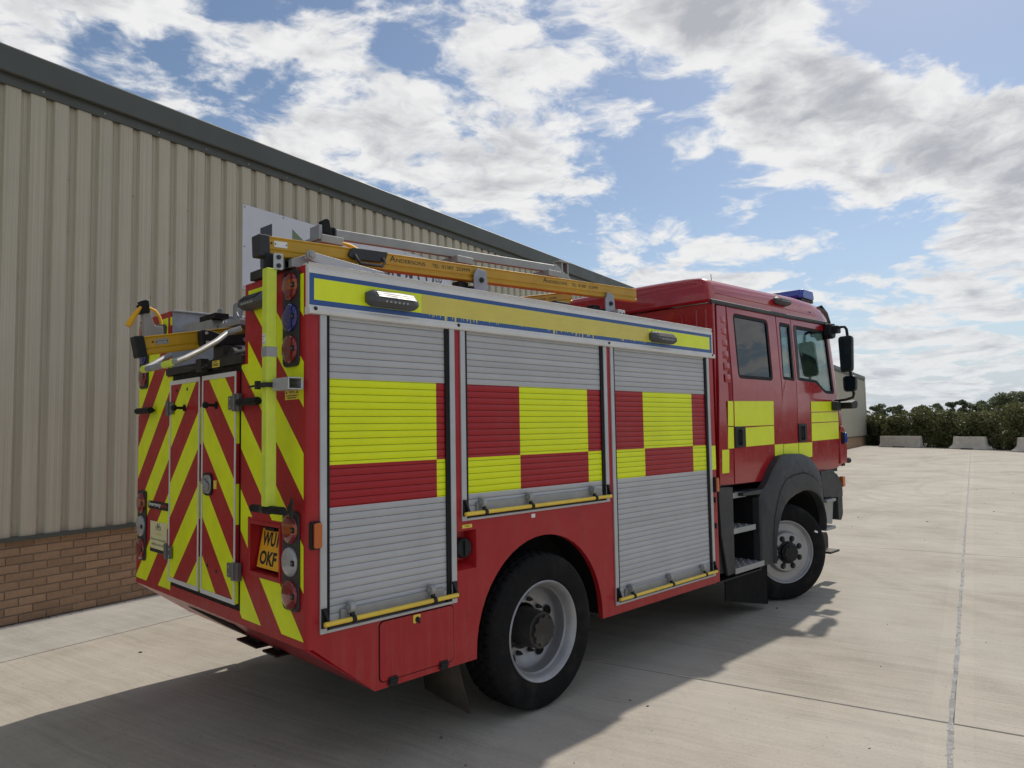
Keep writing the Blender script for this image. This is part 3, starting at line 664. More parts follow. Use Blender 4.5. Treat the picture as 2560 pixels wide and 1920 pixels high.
# ---- body shell
arch = []
AC, AR = (1.715, .50), .60
for i in range(0, 25):
    a = math.pi - math.pi*i/24; arch.append((AC[0] + AR*math.cos(a)*(1.0 if i < 12 else 1.0), .50 + AR*1.02*math.sin(a)))
arch = [(1.112, .45)] + [(AC[0] - .603*math.cos(math.pi*i/24), .48 + .63*math.sin(math.pi*i/24)) for i in range(25)] + [(2.322, .45)]
side = [(.032, .742), (.392, .45)] + arch + [(3.965, .45), (3.965, 2.40), (3.885, 2.40), (3.885, .514), (2.468, .514), (2.468, 2.40), (2.423, 2.40), (2.423, 1.269), (1.003, 1.269), (1.003, 2.40), (.958, 2.40),
       (.958, 1.212), (1.119, 1.212), (1.119, .985), (.958, .985), (.958, .81), (.069, .81), (.069, 2.40), (.032, 2.40)]
body = part(MB().prism(side, 'xz', 0, .04), 'body_side', 'red_paint')
ls = [(.032, .742), (.392, .45)] + arch + [(3.965, .45), (3.965, 2.655), (.032, 2.655)]
part(MB().prism(ls, 'xz', W-.04, W), 'body_side', 'red_paint')
for s in (0, 1):   # rounded rear corner posts
    pr = [(.032, .04)] + [(.032 - .032*math.sin(R(9*i)), .032 - .032*math.cos(R(9*i))) for i in range(11)] + [(.04, .032), (.04, .04)]
    rings = []
    for z in (.742, 2.655):
        rings.append([(x, y if s == 0 else W-y, z) for x, y in pr])
    part(MB().loft(rings), 'corner_post', 'red_paint')
# compartments behind the shutters, roof boxes, trough
inn = MB(); inn.box(.22, 3.95, .06, .72, 1.36, 2.39); inn.box(.22, .93, .06, .72, .80, 1.36); inn.box(2.47, 3.95, .06, .72, .50, 1.30)
part(inn, 'locker_interior', 'underside')
rb = MB(); rb.box(.033, 3.96, .04, .698, 2.40, 2.648); rb.box(.033, 3.96, 1.860, W-.04, 2.2, 2.648); part(rb, 'roof_box', 'red_paint', .004)
part(MB().box(.02, 3.95, .70, 1.86, 2.14, 2.20), 'roof_trough', 'galvanised')
part(MB().box(.012, 2.6, 1.848, 1.859, 2.2, 2.652), 'trough_side_plate', 'galvanised', .002)
part(MB().box(.012, 2.6, 1.82, 1.858, 2.652, 2.662), 'trough_edge_trim', 'aluminium', .002)
part(MB().box(.03, 3.95, .69, 1.87, 1.3, 2.14), 'pump_bay', 'underside')
part(MB().box(3.93, 3.962, .04, W-.04, .5, 2.64), 'body_front_wall', 'red_paint')
# ---- rear face
rear = MB(); X0, X1 = 0.0, .03
def rp(pts): rear.prism(pts, 'yz', X0, X1)
rp([(.032, .742), (.281, .742), (.281, 2.655), (.032, 2.655)])
rp([(.281, 1.313), (.609, 1.313), (.609, 2.655), (.281, 2.655)]); rp([(.281, .742), (.609, .742), (.609, 1.057), (.281, 1.057)])
rp([(.609, .742), (.742, .742), (.742, 2.205), (.698, 2.205), (.698, 2.655), (.609, 2.655)])
rp([(.742, .742), (1.802, .742), (1.802, .812), (.742, .812)])
rp([(1.802, .742), (W-.032, .742), (W-.032, 2.655), (1.857, 2.655), (1.857, 2.205), (1.802, 2.205)])
part(rear, 'rear_panel', 'chevron_vinyl')
# plate recess: box behind the opening
rc = MB(); y0, y1, z0, z1, xd = .281, .609, 1.057, 1.313, .17
rc.add([(X1, y0, z0), (X1, y1, z0), (X1, y1, z1), (X1, y0, z1), (xd+.0, y0, z0), (xd, y1, z0), (xd, y1, z1), (xd, y0, z1)], [(4, 5, 6, 7), (0, 1, 5, 4), (1, 2, 6, 5), (2, 3, 7, 6), (3, 0, 4, 7)])
part(rc, 'plate_recess', 'red_paint')
fr = MB()
for a in ((.262, .281, 1.038, 1.332), (.609, .628, 1.038, 1.332), (.281, .609, 1.038, 1.057), (.281, .609, 1.313, 1.332)): fr.box(-.006, .0, *a)
part(fr, 'recess_frame', 'red_paint', .002)
pl = Vector((.045, .4505, 1.180)); pu = Vector((.18, 0, 1)).normalized(); pr_ = Vector((0, -1, 0)); pn = Vector((-1, 0, .18)).normalized()
npm = MB(); npm.obox(pl, pr_*.142, pu*.106, pn*.002); npo = part(npm, 'number_plate', 'plate_yellow', .0015)
text('WU12', pl + pr_*-.122 + pu*.014 + pn*.0026, pr_, pu, .076, 'print_black', npo, width=.235, name='plate_lettering', bold=.04); text('OKF', pl + pr_*-.122 + pu*-.088 + pn*.0026, pr_, pu, .076, 'print_black', npo, width=.19, name='plate_lettering', bold=.04)
part(MB().obox(pl + pu*.108 + pn*.022, pr_*.05, pu*.010, pn*.016), 'plate_lamp', 'black_plastic', .004)
# sloping rear valance and underside
va = MB(); va.add([(.0, .0, .742), (.392, .0, .452), (.392, W, .452), (.0, W, .742), (.03, 0.02, .75), (.40, .02, .475), (.40, W-.02, .475), (.03, W-.02, .75)], [(0, 1, 2, 3), (4, 7, 6, 5), (0, 3, 7, 4), (1, 5, 6, 2), (0, 4, 5, 1), (3, 2, 6, 7)])
part(va, 'rear_valance', 'red_paint')
vs_ = MB(); vs_.prism([(1.05, 0), (1.75, 0), (1.55, .10), (1.25, .12)], 'xy', -.003, .003); vs_.v = [(.10 + y*1.6, x, .742 - .74*(.10 + y*1.6) - .006 + z) for x, y, z in vs_.v]
part(vs_, 'valance_opening', 'underside')
un = MB(); un.box(.35, 7.0, .72, 1.78, .55, .95); un.box(.42, 3.95, .30, 2.2, .62, 1.28); un.box(1.2, 2.25, .45, 2.05, .62, 1.25); part(un, 'chassis', 'underside')
for (a, b_) in ((1.07, 1.39), (.81, 1.03)):
    mb = MB(); mb.box(.26, .40, a+.02, b_-.02, .478, .492); mb.box(.31, .33, a+.08, b_-.08, .49, .62); part(mb, 'rear_bracket', 'black_plastic', .004)
ax = MB(); ax.tube([(1.73, .3, .47), (1.73, 2.2, .47)], .085, 14); ax.lathe([(.1, -.2), (.22, -.1), (.24, 0), (.22, .1), (.1, .2)], (1.73, 1.25, .47), (0, 1, 0), 18); part(ax, 'rear_axle', 'underside')
# ---- rear doors
principled('hinge_steel', (.16, .155, .15), .45, metal=.5, var=.2)
part(MB().box(.004, .028, .742, 1.802, .812, 2.205), 'door_seal_frame', 'black_rubber')
def rear_door(y0, y1, hy):
    d = MB(); d.prism(rrect(y0, y1, .846, 2.167, .012), 'yz', -.016, .004, 0); o = part(d, 'rear_door', 'chevron_vinyl', .002)
    f = MB(); t = .022
    for a in ((y0, y1, .846, .846+t+.004), (y0, y1, 2.167-t-.006, 2.167), (y0, y0+t*.8, .846+t+.004, 2.167-t-.006), (y1-t*.8, y1, .846+t+.004, 2.167-t-.006)): f.box(-.0215, -.0165, *a)
    f.build('door_frame', 'white_trim', o, .0015)
    for zc in (1.985, 1.035):
        h = MB(); s = 1 if hy > y0+.1 else -1
        h.box(-.030, -.022, hy - .085*(s > 0) - .0, hy + .085*(s < 0) + .0, zc-.04, zc+.04); h.box(-.030, -.004, *(sorted((hy+s*.012, hy+s*.055))), zc-.05, zc+.05)
        h.tube([(-.032, hy+s*.004, zc-.05), (-.032, hy+s*.004, zc+.05)], .011, 10)
        ho = h.build('hinge', 'hinge_steel', o, .003)
        bl = MB()
        for dy, dz in ((-.05, .022), (-.05, -.022)): bl.lathe([(.007, 0), (.007, .004), (.004, .006)], (-.030, hy+s*dy, zc+dz), (-1, 0, 0), 8)
        bl.build('hinge_bolts', 'bright_metal', o)
    return o
dR = rear_door(.770, 1.255, .770); dL = rear_door(1.290, 1.793, 1.793)
for o, y in ((dL, 1.54), (dR, 1.045)):
    k = MB(); k.lathe([(.022, 0), (.022, .006), (.009, .01), (.009, .05), (.018, .055), (.020, .066), (.016, .078), (.004, .082)], (-.017, y, 1.98), (-1, 0, 0), 16); k.build('buffer_knob', 'black_rubber', o)
k = MB(); k.prism(rrect(1.085, 1.222, 1.438, 1.575, .04), 'yz', -.026, -.016, 0); ho = k.build('handle_bezel', 'black_plastic', dR, .004)
k = MB(); k.prism(rrect(1.098, 1.209, 1.451, 1.562, .035), 'yz', -.030, -.024); k.build('handle_dish', 'bright_metal', ho, .006)
k = MB(); k.obox((-.036, 1.155, 1.507), (0, .05, .022), (0, -.007, .016), (.006, 0, 0)); k.build('handle_lever', 'dull_aluminium', ho, .004)
k = MB(); k.box(-.0225, -.0165, 1.03, 1.065, 1.482, 1.532); k.build('handle_label', 'label_yellow', dR)
k = MB()
for y, z in ((1.50, 2.10), (1.68, 2.10)): k.lathe([(.011, 0), (.011, .002), (.004, .003)], (-.0165, y, z), (-1, 0, 0), 10)
k.build('door_plugs', 'dark_steel', dL); k = MB()
for y, z in ((1.16, 1.02), (1.03, 1.0)): k.lathe([(.011, 0), (.011, .002), (.004, .003)], (-.0165, y, z), (-1, 0, 0), 10)
k.build('door_plugs', 'dark_steel', dR)
part(MB().box(-.022, .03, .706, 1.870, 2.209, 2.258), 'rear_step_beam', 'dark_steel', .003)
# ---- labels on the rear
lb = part(MB().box(-.0025, -.0005, .078, .220, 1.977, 2.031), 'warning_label', 'label_yellow')
text('WARNING', (-.003, .178, 2.010), (0, -1, 0), (0, 0, 1), .013, 'print_black', lb, width=.058)
bars = MB()
for z, a, b_ in ((1.997, .095, .205), (1.986, .105, .195)): bars.box(-.0032, -.0026, a, b_, z-.002, z+.002)
bars.prism([(.196, 2.010), (.212, 2.010), (.204, 2.024)], 'yz', -.0032, -.0026); bars.prism([(.086, 2.010), (.102, 2.010), (.094, 2.024)], 'yz', -.0032, -.0026)
bars.build('label_print', 'print_black', lb)
lb = part(MB().box(-.0265, -.0225, .985, 1.085, 2.205, 2.245), 'warning_label', 'label_yellow'); lb.location.z = .002; lb.location.x = -.001
text('WARNING', (-.0282, 1.063, 2.232), (0, -1, 0), (0, 0, 1), .009, 'print_black', lb, width=.05); 
bars = MB(); [bars.box(-.0280, -.0274, 1.0, 1.07, z-.002, z+.002) for z in (2.224, 2.215)]; bars.build('label_print', 'print_black', lb)
lb = part(MB().prism(rrect(1.838, 2.229, 1.294, 1.347, .02), 'yz', -.006, -.0005), 'maker_plate', 'black_plastic', .0015)
text('Emergency', (-.0066, 2.212, 1.305), (0, -1, 0), (0, 0, 1), .036, 'print_white', lb, width=.235, bold=.02); text('one', (-.0066, 1.968, 1.312), (0, -1, 0), (0, 0, 1), .021, 'print_red', lb, width=.10)
cy = part(MB().box(-.003, -.0005, 1.867, 2.183, .997, 1.209), 'cyclist_notice', 'sign_cream' if 'sign_cream' in MATS else principled('sign_cream', (.70, .66, .38), .5))
MB().box(-.0036, -.0031, 1.868, 2.182, .998, 1.022).build('notice_band', 'print_black', cy)
text('Cyclists', (-.0036, 2.09, 1.113), (0, -1, 0), (0, 0, 1), .026, 'bar_yellow', cy, width=.125); text('Beware of passing this', (-.0036, 2.163, 1.077), (0, -1, 0), (0, 0, 1), .019, 'print_black', cy, width=.28); text('vehicle on the inside', (-.0036, 2.155, 1.045), (0, -1, 0), (0, 0, 1), .019, 'print_black', cy, width=.26)
bk = MB()
for yc in (2.055, 2.0):
    bk.tube([(-.0035, yc + .021*math.cos(R(a)), 1.166 + .015*math.sin(R(a))) for a in range(0, 361, 30)], .0016, 4, caps=False)
for a, b_ in (((2.055, 1.166), (2.04, 1.19)), ((2.04, 1.19), (2.01, 1.19)), ((2.01, 1.19), (2.0, 1.166)), ((2.01, 1.19), (2.027, 1.166)), ((2.027, 1.166), (2.04, 1.19)), ((2.045, 1.20), (2.035, 1.20)), ((2.008, 1.199), (1.998, 1.2)), ((2.01, 1.19), (2.008, 1.2)), ((2.04, 1.19), (2.042, 1.2))):
    bk.tube([(-.0035, *a), (-.0035, *b_)], .0015, 4)
bk.build('bicycle_symbol', 'print_black', cy)
# ---- rear lamp clusters
def cluster(yc, z0, z1, lamps):
    p = MB(); p.prism(rrect(yc-.086, yc+.086, z0, z1, .035), 'yz', -.010, -.0005); o = part(p, 'lamp_cluster', 'dark_grey_plastic', .004)
    for zc, m in lamps:
        l = MB(); l.lathe([(.074, 0), (.074, .006), (.070, .013), (.058, .018), (.033, .021), (.004, .022)], (-.010, yc, zc), (-1, 0, 0), 32)
        lo = l.build('lamp_lens', m, o, loc=(0, yc, zc))
        l = MB(); l.prism(rrect(yc-.068, yc-.040, zc-.014, zc+.014, .003), 'yz', -.031, -.020); l.build('lens_boss', 'black_plastic', lo, .002)
        l = MB(); l.lathe([(.004, 0), (.0035, .003), (.001, .004)], (-.031, yc-.054, zc), (-1, 0, 0), 8); l.build('lens_screw', 'bright_metal', lo)
    s = MB()
    for dy, zz in ((.065, z1-.02), (-.065, z1-.02), (.065, z0+.02), (-.065, z0+.02)): s.lathe([(.007, 0), (.006, .003), (.001, .004)], (-.010, yc+dy, zz), (-1, 0, 0), 8)
    s.build('plate_screws', 'dark_steel', o)
for yc in (.152, W-.148):
    cluster(yc, 2.146, 2.650, [(2.562, 'tri_lens'), (2.400, 'blue_lens'), (2.236, 'red_lens')])
    cluster(yc-.004, .914, 1.412, [(1.321, 'tri_lens'), (1.158, 'clear_lens'), (.995, 'red_lens')])
# work lamp, grab bars, operating pole
def led_lamp(c, along, out, L=.30, h=.085, dep=.075, name='scene_lamp', glow=True, flip=1):
    c, al, ou = Vector(c), Vector(along).normalized(), Vector(out).normalized(); up = al.cross(ou)
    if up.z < 0: up = -up
    def P(a, u, o): return c + al*a + up*u + ou*o
    pr = [(-h/2, 0), (-h/2, dep*.55), (-h*.28, dep), (h*.02, dep*.97), (h*.5, dep*.42), (h/2, 0)]
    rings = []
    for a, k in ((-L/2, .55), (-L/2+.035, 1), (L/2-.035, 1), (L/2, .55)): rings.append([P(a, u*(.6 if k < 1 else 1), o*k if o > 0 else 0) for u, o in pr])
    m = MB(); m.loft(rings); o = part(m, name, 'lamp_housing', .004)
    for kk in range(3):
        b0, b1 = .04 + kk*.13, .13 + kk*.13; m = MB(); m.obox(P(0, h*(b0+b1)/2, dep*(1.0-(b0+b1)/2*1.05) + .003), al*(L/2-.045), up*h*(b1-b0)/2 - ou*dep*(b1-b0)*.5, ou*.002)
        m.build('lamp_reflector', 'lamp_chrome' if glow else 'dark_steel', o)
    m = MB()
    for i in range(6): m.lathe([(.0065, 0), (.006, .003), (.002, .004)], P(-L*.22 + i*L*.082, -h*.22, dep*.99), ou, 10)
    m.build('led_emitters', 'clear_lens', o); return o
led_lamp((-.001, .50, 2.535), (0, 1, 0), (-1, 0, 0), .30, .085, .085, 'work_lamp', False)
led_lamp((-.001, 2.05, 2.535), (0, 1, 0), (-1, 0, 0), .26, .085, .085, 'work_lamp', False)
for a, b_ in ((.44, .675), (2.08, 2.36)):
    g = MB(); g.tube([(-.045, a, 1.982), (-.045, b_, 1.982)], .022, 14); g.tube([(.0, a+.05, 1.982), (-.03, a+.05, 1.982)], .008, 8); g.tube([(.0, b_-.05, 1.982), (-.03, b_-.05, 1.982)], .008, 8); part(g, 'rubber_grab_bar', 'black_rubber', .002)
po = part(MB().box(-.150, -.095, .128, .182, 1.445, 2.64), 'operating_pole', 'pole_yellow', .006)
MB().box(-.1515, -.0935, .1265, .1835, 2.19, 2.24).build('reflective_band', 'dull_aluminium', po)
lt = MB(); lt.box(-.1512, -.150, .14, .172, 2.252, 2.305); lo = lt.build('pole_label', 'print_white', po)
for i, s in enumerate(('PUSH', 'TO', 'LOCK')): text(s, (-.1516, .169, 2.288 - i*.016), (0, -1, 0), (0, 0, 1), .009, 'print_black', po, width=.026 if s != 'TO' else .012)
g = MB(); g.tube([(-.122, .335, 1.425), (-.125, .0, 1.432)], .020, 14); part(g, 'pole_grip', 'black_rubber', .003)
g = MB(); g.tube([(-.122, .185, 1.428), (-.122, .215, 1.428)], .0225, 14); g.lathe([(.012, 0), (.012, .05)], (-.122, .155, 1.405), (0, 0, 1), 10); part(g, 'grip_collar', 'dark_steel')
part(MB().prism([(.055, 1.36), (.11, 1.43), (.055, 1.49)], 'yz', -.05, -.044), 'pole_cradle', 'dark_steel', .001)
hb_ = MB()   # square tube socket that clips the pole
for a in ((-.125, -.118), (-.055, -.048)): hb_.box(a[0], a[1], -.045, .115, 2.018, 2.078)
hb_.box(-.118, -.055, -.045, .115, 2.018, 2.024); hb_.box(-.118, -.055, -.045, .115, 2.072, 2.078); hb_.box(-.052, .0, .03, .10, 2.03, 2.066); part(hb_, 'pole_socket', 'aluminium', .0015)
g = MB(); g.box(-.168, -.08, .118, .192, 2.036, 2.060); g.tube([(-.16, .205, 2.048), (-.16, .30, 2.046)], .006, 8); g.box(-.175, -.15, .186, .208, 2.028, 2.07); part(g, 'pole_clamp', 'dark_steel', .003)
# ---- right side: roller shutters
def shutter(x0, x1, z0, z1, bars_x, barz, bx, nm):
    # frame rails 0.035 wide, black channel, slats
    f = MB(); fw = .038
    f.box(x0, x0+fw, -.010, .035, z0, z1); f.box(x1-fw, x1, -.010, .035, z0, z1); f.box(x0+fw, x1-fw, -.010, .035, z0, z0+.014)
    fo = part(f, 'roller_shutter', 'aluminium', .002)
    c = MB(); c.box(x0+fw, x0+fw+.018, -.004, .03, z0+.014, z1); c.build('shutter_channel', 'black_rubber', fo); c = MB(); c.box(x1-fw-.030, x1-fw, -.004, .03, z0+.014, z1); c.build('shutter_channel', 'black_rubber', fo); c = MB(); c.box(x0+fw+.018, x1-fw-.030, .026, .034, z0+.014, z1); c.build('shutter_backing', 'dark_steel', fo)
    s0, s1 = x0+fw+.018, x1-fw-.030; zz = z1 - .0175 - .0*.038; first = True; zb = z0 + .030
    z = z1 + .0; top = z1
    k = int((2.385 - zb)/.03825) ; zs = [2.385 + .03825 - i*.03825 for i in range(k+3)]
    for i in range(len(zs)-1):
        a, b_ = zs[i+1], min(zs[i], top)
        if b_ <= zb + .004: break
        a = max(a, zb)
        sl = MB(); g_ = .0012
        pr = [(.024, a+g_), (.0068, a+g_), (.006, a+g_+.0007), (.006, b_-g_-.0007), (.0068, b_-g_), (.024, b_-g_)]
        sl.loft([[(x, y, zq) for y, zq in pr] for x in (s0, s1)]); sl.build('slat', 'shutter_slat', fo, smooth=60)
    # lift rail with yellow pull bar
    r = MB(); r.box(s0+.06, s1-.03, -.012, .006, zb+.01, zb+.072); ro = r.build('lift_rail', 'dull_aluminium', fo, .004)
    r = MB(); r.tube([(bx[0], -.048, barz), (bx[1], -.048, barz)], .0125, 12); bo = r.build('pull_bar', 'bar_yellow', fo, .003)
    for xb in bars_x:
        r = MB(); r.lathe([(.026, -.016), (.030, -.012), (.030, .012), (.026, .016)], (xb, -.022, barz+.055), (1, 0, 0), 18); r.lathe([(.010, -.024), (.010, .024)], (xb, -.022, barz+.055), (1, 0, 0), 10); r.build('bar_bracket', 'dull_aluminium', fo, .002)
        r = MB(); r.obox((xb, -.036, barz+.024), (.011, 0, 0), (0, -.010, -.032), (0, -.008, .003)); r.lathe([(.019, -.011), (.019, .011)], (xb, -.048, barz), (1, 0, 0), 14); r.build('bar_arm', 'black_plastic', fo, .002)
    for xe, s in ((x0+.02, 1), (x1-.02, -1)):
        r = MB(); r.box(xe-.016, xe+.016, -.018, -.010, z0+.028, z0+.125); r.obox((xe+s*.006, -.026, z0+.085), (.009, 0, -.004), (.012, -.006, -.038), (0, .008, 0)); r.build('bar_latch', 'black_plastic', fo, .002)
    return fo
shutter(.069, .958, .808, 2.405, (.235, .757), .862, (.070, .930), 'rear')
shutter(1.003, 2.423, 1.269, 2.405, (1.155, 1.56, 2.21), 1.314, (.995, 2.39), 'mid')
shutter(2.468, 3.885, .514, 2.405, (2.632, 3.150, 3.654), .563, (2.462, 3.84), 'front')
# canopy panel above the shutters
cp = MB(); cp.prism([(-.012, 2.42), (-.012, 2.634), (-.006, 2.640), (-.003, 2.648), (-.010, 2.654), (-.008, 2.664), (.045, 2.664), (.045, 2.42)], 'yz', .003, 3.957)
part(cp, 'canopy_panel', 'canopy_print', .001)
lip = MB(); lip.prism([(-.012, 2.442), (-.022, 2.432), (-.026, 2.418), (-.022, 2.405), (.03, 2.400), (.03, 2.442)], 'yz', .001, 3.975); part(lip, 'canopy_drip_rail', 'white_trim', .002)
tr_ = MB(); tr_.tube([(.003, -.006, 2.662), (3.957, -.006, 2.662)], .006, 8); part(tr_, 'canopy_top_trim', 'bright_metal')
bl = MB()
for x in (.035, .98, 2.44, 3.93): bl.lathe([(.011, 0), (.009, .005), (.003, .008)], (x, -.024, 2.43), (0, -1, 0), 10)
part(bl, 'canopy_bolts', 'dark_steel')
led_lamp((.50, -.012, 2.522), (1, 0, 0), (0, -1, 0), .335, .088, .07, 'scene_lamp', True)
led_lamp((3.14, -.012, 2.522), (1, 0, 0), (0, -1, 0), .335, .085, .07, 'scene_lamp', False)
# side marker lamps, fuel filler, hatch
def marker(x, z, w=.05, h=.125):
    m = MB(); m.prism(rrect(x-w/2-.006, x+w/2+.003, z-h/2-.006, z+h/2+.006, .012), 'xz', -.022, -.0005); o = part(m, 'side_marker', 'black_plastic', .003)
    m = MB(); m.prism(rrect(x-w/2+.006, x+w/2, z-h/2, z+h/2, .012), 'xz', -.038, -.022); m.build('marker_lens', 'amber_lens', o, .005)
marker(.041, 1.298); marker(3.925, 1.292, .045, .12)
fz = MB(); fz.add([(.958, .0, .985), (1.119, 0, .985), (1.119, 0, 1.212), (.958, 0, 1.212), (.958, .075, 1.03), (1.09, .075, 1.03), (1.09, .075, 1.20), (.958, .075, 1.20)], [(4, 5, 6, 7), (0, 1, 5, 4), (1, 2, 6, 5), (2, 3, 7, 6), (3, 0, 4, 7)])
part(fz, 'filler_recess', 'red_paint', smooth=20)
fc = MB(); fc.lathe([(.056, 0), (.060, .01), (.060, .045), (.050, .055), (.002, .056)], (1.045, .072, 1.105), (-.05, -1, .02), 24); fc.box(1.034, 1.048, .004, .03, 1.06, 1.15); part(fc, 'filler_cap', 'black_plastic', .003)
lb = part(MB().box(1.008, 1.085, -.0025, -.0005, 1.226, 1.247), 'fuel_label', 'label_yellow'); text('DIESEL', (1.028, -.003, 1.232), (1, 0, 0), (0, 0, 1), .009, 'print_black', lb, width=.036)
lb = part(MB().box(1.60, 1.635, -.0025, -.0005, 1.232, 1.256), 'small_label', 'print_white')
ht = part(MB().prism(rrect(.418, .934, .482, .803, .03), 'xz', -.0015, .0), 'hatch_gap', 'underside'); MB().prism(rrect(.423, .929, .487, .798, .028), 'xz', -.006, -.0016).build('hatch_door', 'red_paint', ht, .002)
for x in (.502, .851):
    m = MB(); m.box(x-.028, x+.028, -.016, -.0055, .455, .502); m.tube([(x-.026, -.018, .482), (x+.026, -.018, .482)], .009, 8); m.build('hatch_hinge', 'black_plastic', ht, .003)
lk = part(MB().prism(round_poly([(.640, .750), (.640, .795), (.690, .795), (.690, .775), (.662, .775), (.662, .750)], .008), 'xz', -.0085, -.006), 'latch_label', 'label_yellow'); m = MB(); m.lathe([(.016, 0), (.014, .008), (.003, .010)], (.668, -.0065, .768), (0, -1, 0), 14); m.obox((.672, -.016, .762), (.006, 0, -.014), (.005, 0, .003), (0, .004, 0)); m.build('latch_knob', 'black_plastic', lk, .001)
for z in (1.161, .936):
    m = MB(); m.box(3.908, 3.928, -.014, -.0005, z-.022, z+.022); m.tube([(3.918, -.012, z+.03), (3.918, -.012, z-.10)], .002, 6); part(m, 'cable_clip', 'black_plastic', .002)
part(MB().box(3.888, 3.963, -.0022, -.0008, 1.424, 1.632), 'reflective_panel', 'yellow_vinyl')
# mud flaps
principled('dusty_rubber', (.075, .062, .05), .85, var=.25, spec=.2)
mf = MB(); mf.add([(1.10, .24, .62), (1.10, .56, .62), (1.15, .54, .145), (1.15, .33, .12), (1.15, .105, .098), (1.13, .17, .33)], [(0, 1, 2, 3, 4, 5)]); fo = part(mf, 'rear_mud_flap', 'dusty_rubber'); sm = fo.modifiers.new('solid', 'SOLIDIFY'); sm.thickness = .012
mfl = mf.mirror(); fo = part(mfl, 'rear_mud_flap', 'dusty_rubber'); sm = fo.modifiers.new('solid', 'SOLIDIFY'); sm.thickness = .012
ac_ = MB(); rings = []
for y in (.02, .55): rings.append([(AC[0] - .66*math.cos(math.pi*i/20), y, .46 + .69*math.sin(math.pi*i/20)) for i in range(21)])
ac_.loft(rings, closed=False); ac_.add([(1.0, .55, .46), (2.42, .55, .46), (2.42, .55, 1.3), (1.0, .55, 1.3)], [(0, 1, 2, 3)]); part(ac_, 'wheel_arch_liner', 'underside')
# ---- wheels (built facing -y, origin at the outer face centre)
WR = .497
def tyre_mesh(front):
    mb = MB(); n = 352; wd = .285
    prof = [(.300, .030), (.318, .016), (.326, .008), (.345, .002), (.385, -.003), (.435, .001), (.466, .009), (.483, .022)]
    prof2 = [(r, wd-h) for r, h in reversed(prof)]
    def ring(r, h, k=72): return [(r*math.cos(2*math.pi*j/k), h, r*math.sin(2*math.pi*j/k)) for j in range(k)]
    mb.loft([ring(r, h) for r, h in prof], caps=False); mb.loft([ring(r, h) for r, h in prof2], caps=False)
    nv = 30; rings = []; cols = 5 if not front else 4; blocks = 44
    for i in range(nv+1):
        v = i/nv; h = .024 + (wd-.048)*v; crown = WR - .010*(abs(v-.5)*2)**4
        row = []
        for j in range(n):
            th = j/n*blocks; c = v*cols; ci = int(min(c, cols-1)); fc = c-ci; fb = (th + (.5 if ci % 2 else 0)) % 1
            zig = .10*abs(((th*1.0) % 1)-.5)*2
            g = min(fc, 1-fc) < .075 + zig*.25*(ci % 2 == 0) and 0 < c < cols and not (c < .15 or c > cols-.15)
            g2 = (min(fb, 1-fb) < .075) and (not front or ci in (0, cols-1))
            e = v < .001 or v > .999
            r = crown - (.011 if (g or g2) else 0) - (.014 if e else 0)
            row.append((r*math.cos(2*math.pi*j/n), h, r*math.sin(2*math.pi*j/n)))
        rings.append(row)
    mb.loft(rings, caps=False)
    return mb.mesh('tyre_mesh', 'tyre_rubber', 30)
def sub(mb, name, mats, parent, loc, bevel=0, rz=0, smooth=38):
    me = mb.mesh(name, mats, smooth); ob = link(name, me); ob.parent = parent
    if bevel: b = ob.modifiers.new('bevel', 'BEVEL'); b.width = bevel; b.segments = 2; b.limit_method = 'ANGLE'
    return ob
YA = (0, 1, 0)
def rear_wheel_parts(w):
    m = MB(); m.lathe([(.300, .035), (.318, .022), (.322, .006), (.316, .0), (.308, .004), (.298, .022), (.290, .030), (.286, .060), (.272, .075), (.270, .130), (.264, .150), (.258, .158), (.240, .175), (.205, .195), (.165, .205), (.150, .206), (.150, .22), (.300, .23)], (0, 0, 0), YA, 64, caps=False)
    sub(m, 'rim', 'wheel_silver', w, None)
    for i in range(5):
        h = MB()
        a = 2*math.pi*(i+.12)/5 + R(225); c = Vector((.222*math.cos(a), .178, .222*math.sin(a))); er = Vector((math.cos(a), -.45, math.sin(a))).normalized(); et = Vector((-math.sin(a), 0, math.cos(a))); nn = er.cross(et)
        h.add([c + er*.026*math.cos(2*math.pi*k/16) + et*.036*math.sin(2*math.pi*k/16) - Vector((0, .006, 0)) for k in range(16)], [tuple(range(16))])
        sub(h, 'rim_slot', 'underside', w, None)
    b = MB(); b.lathe([(.128, .20), (.122, .10), (.118, .055), (.116, .030), (.108, .022)], (0, 0, 0), YA, 32, caps=False)
    g = [( (.098 if (i % 4) < 2 else .084), i) for i in range(40)]
    b.lathe([(.108, .022), (.1, .024), (.002, .024)], (0, 0, 0), YA, 32, caps=False)
    b.loft([[(r*math.cos(2*math.pi*i/40), y, r*math.sin(2*math.pi*i/40)) for r, i in g] for y in (.024, .006)])
    sub(b, 'hub', 'dark_steel', w, None, 0, 0, 25)
    for i in range(10):
        a = 2*math.pi*i/10; nb = MB(); nb.lathe([(.016, .205), (.016, .180), (.009, .176), (.009, .160), (.001, .158)], (.175*math.cos(a), 0, .175*math.sin(a)), YA, 6); sub(nb, 'wheel_nut', 'dark_steel', w, None)
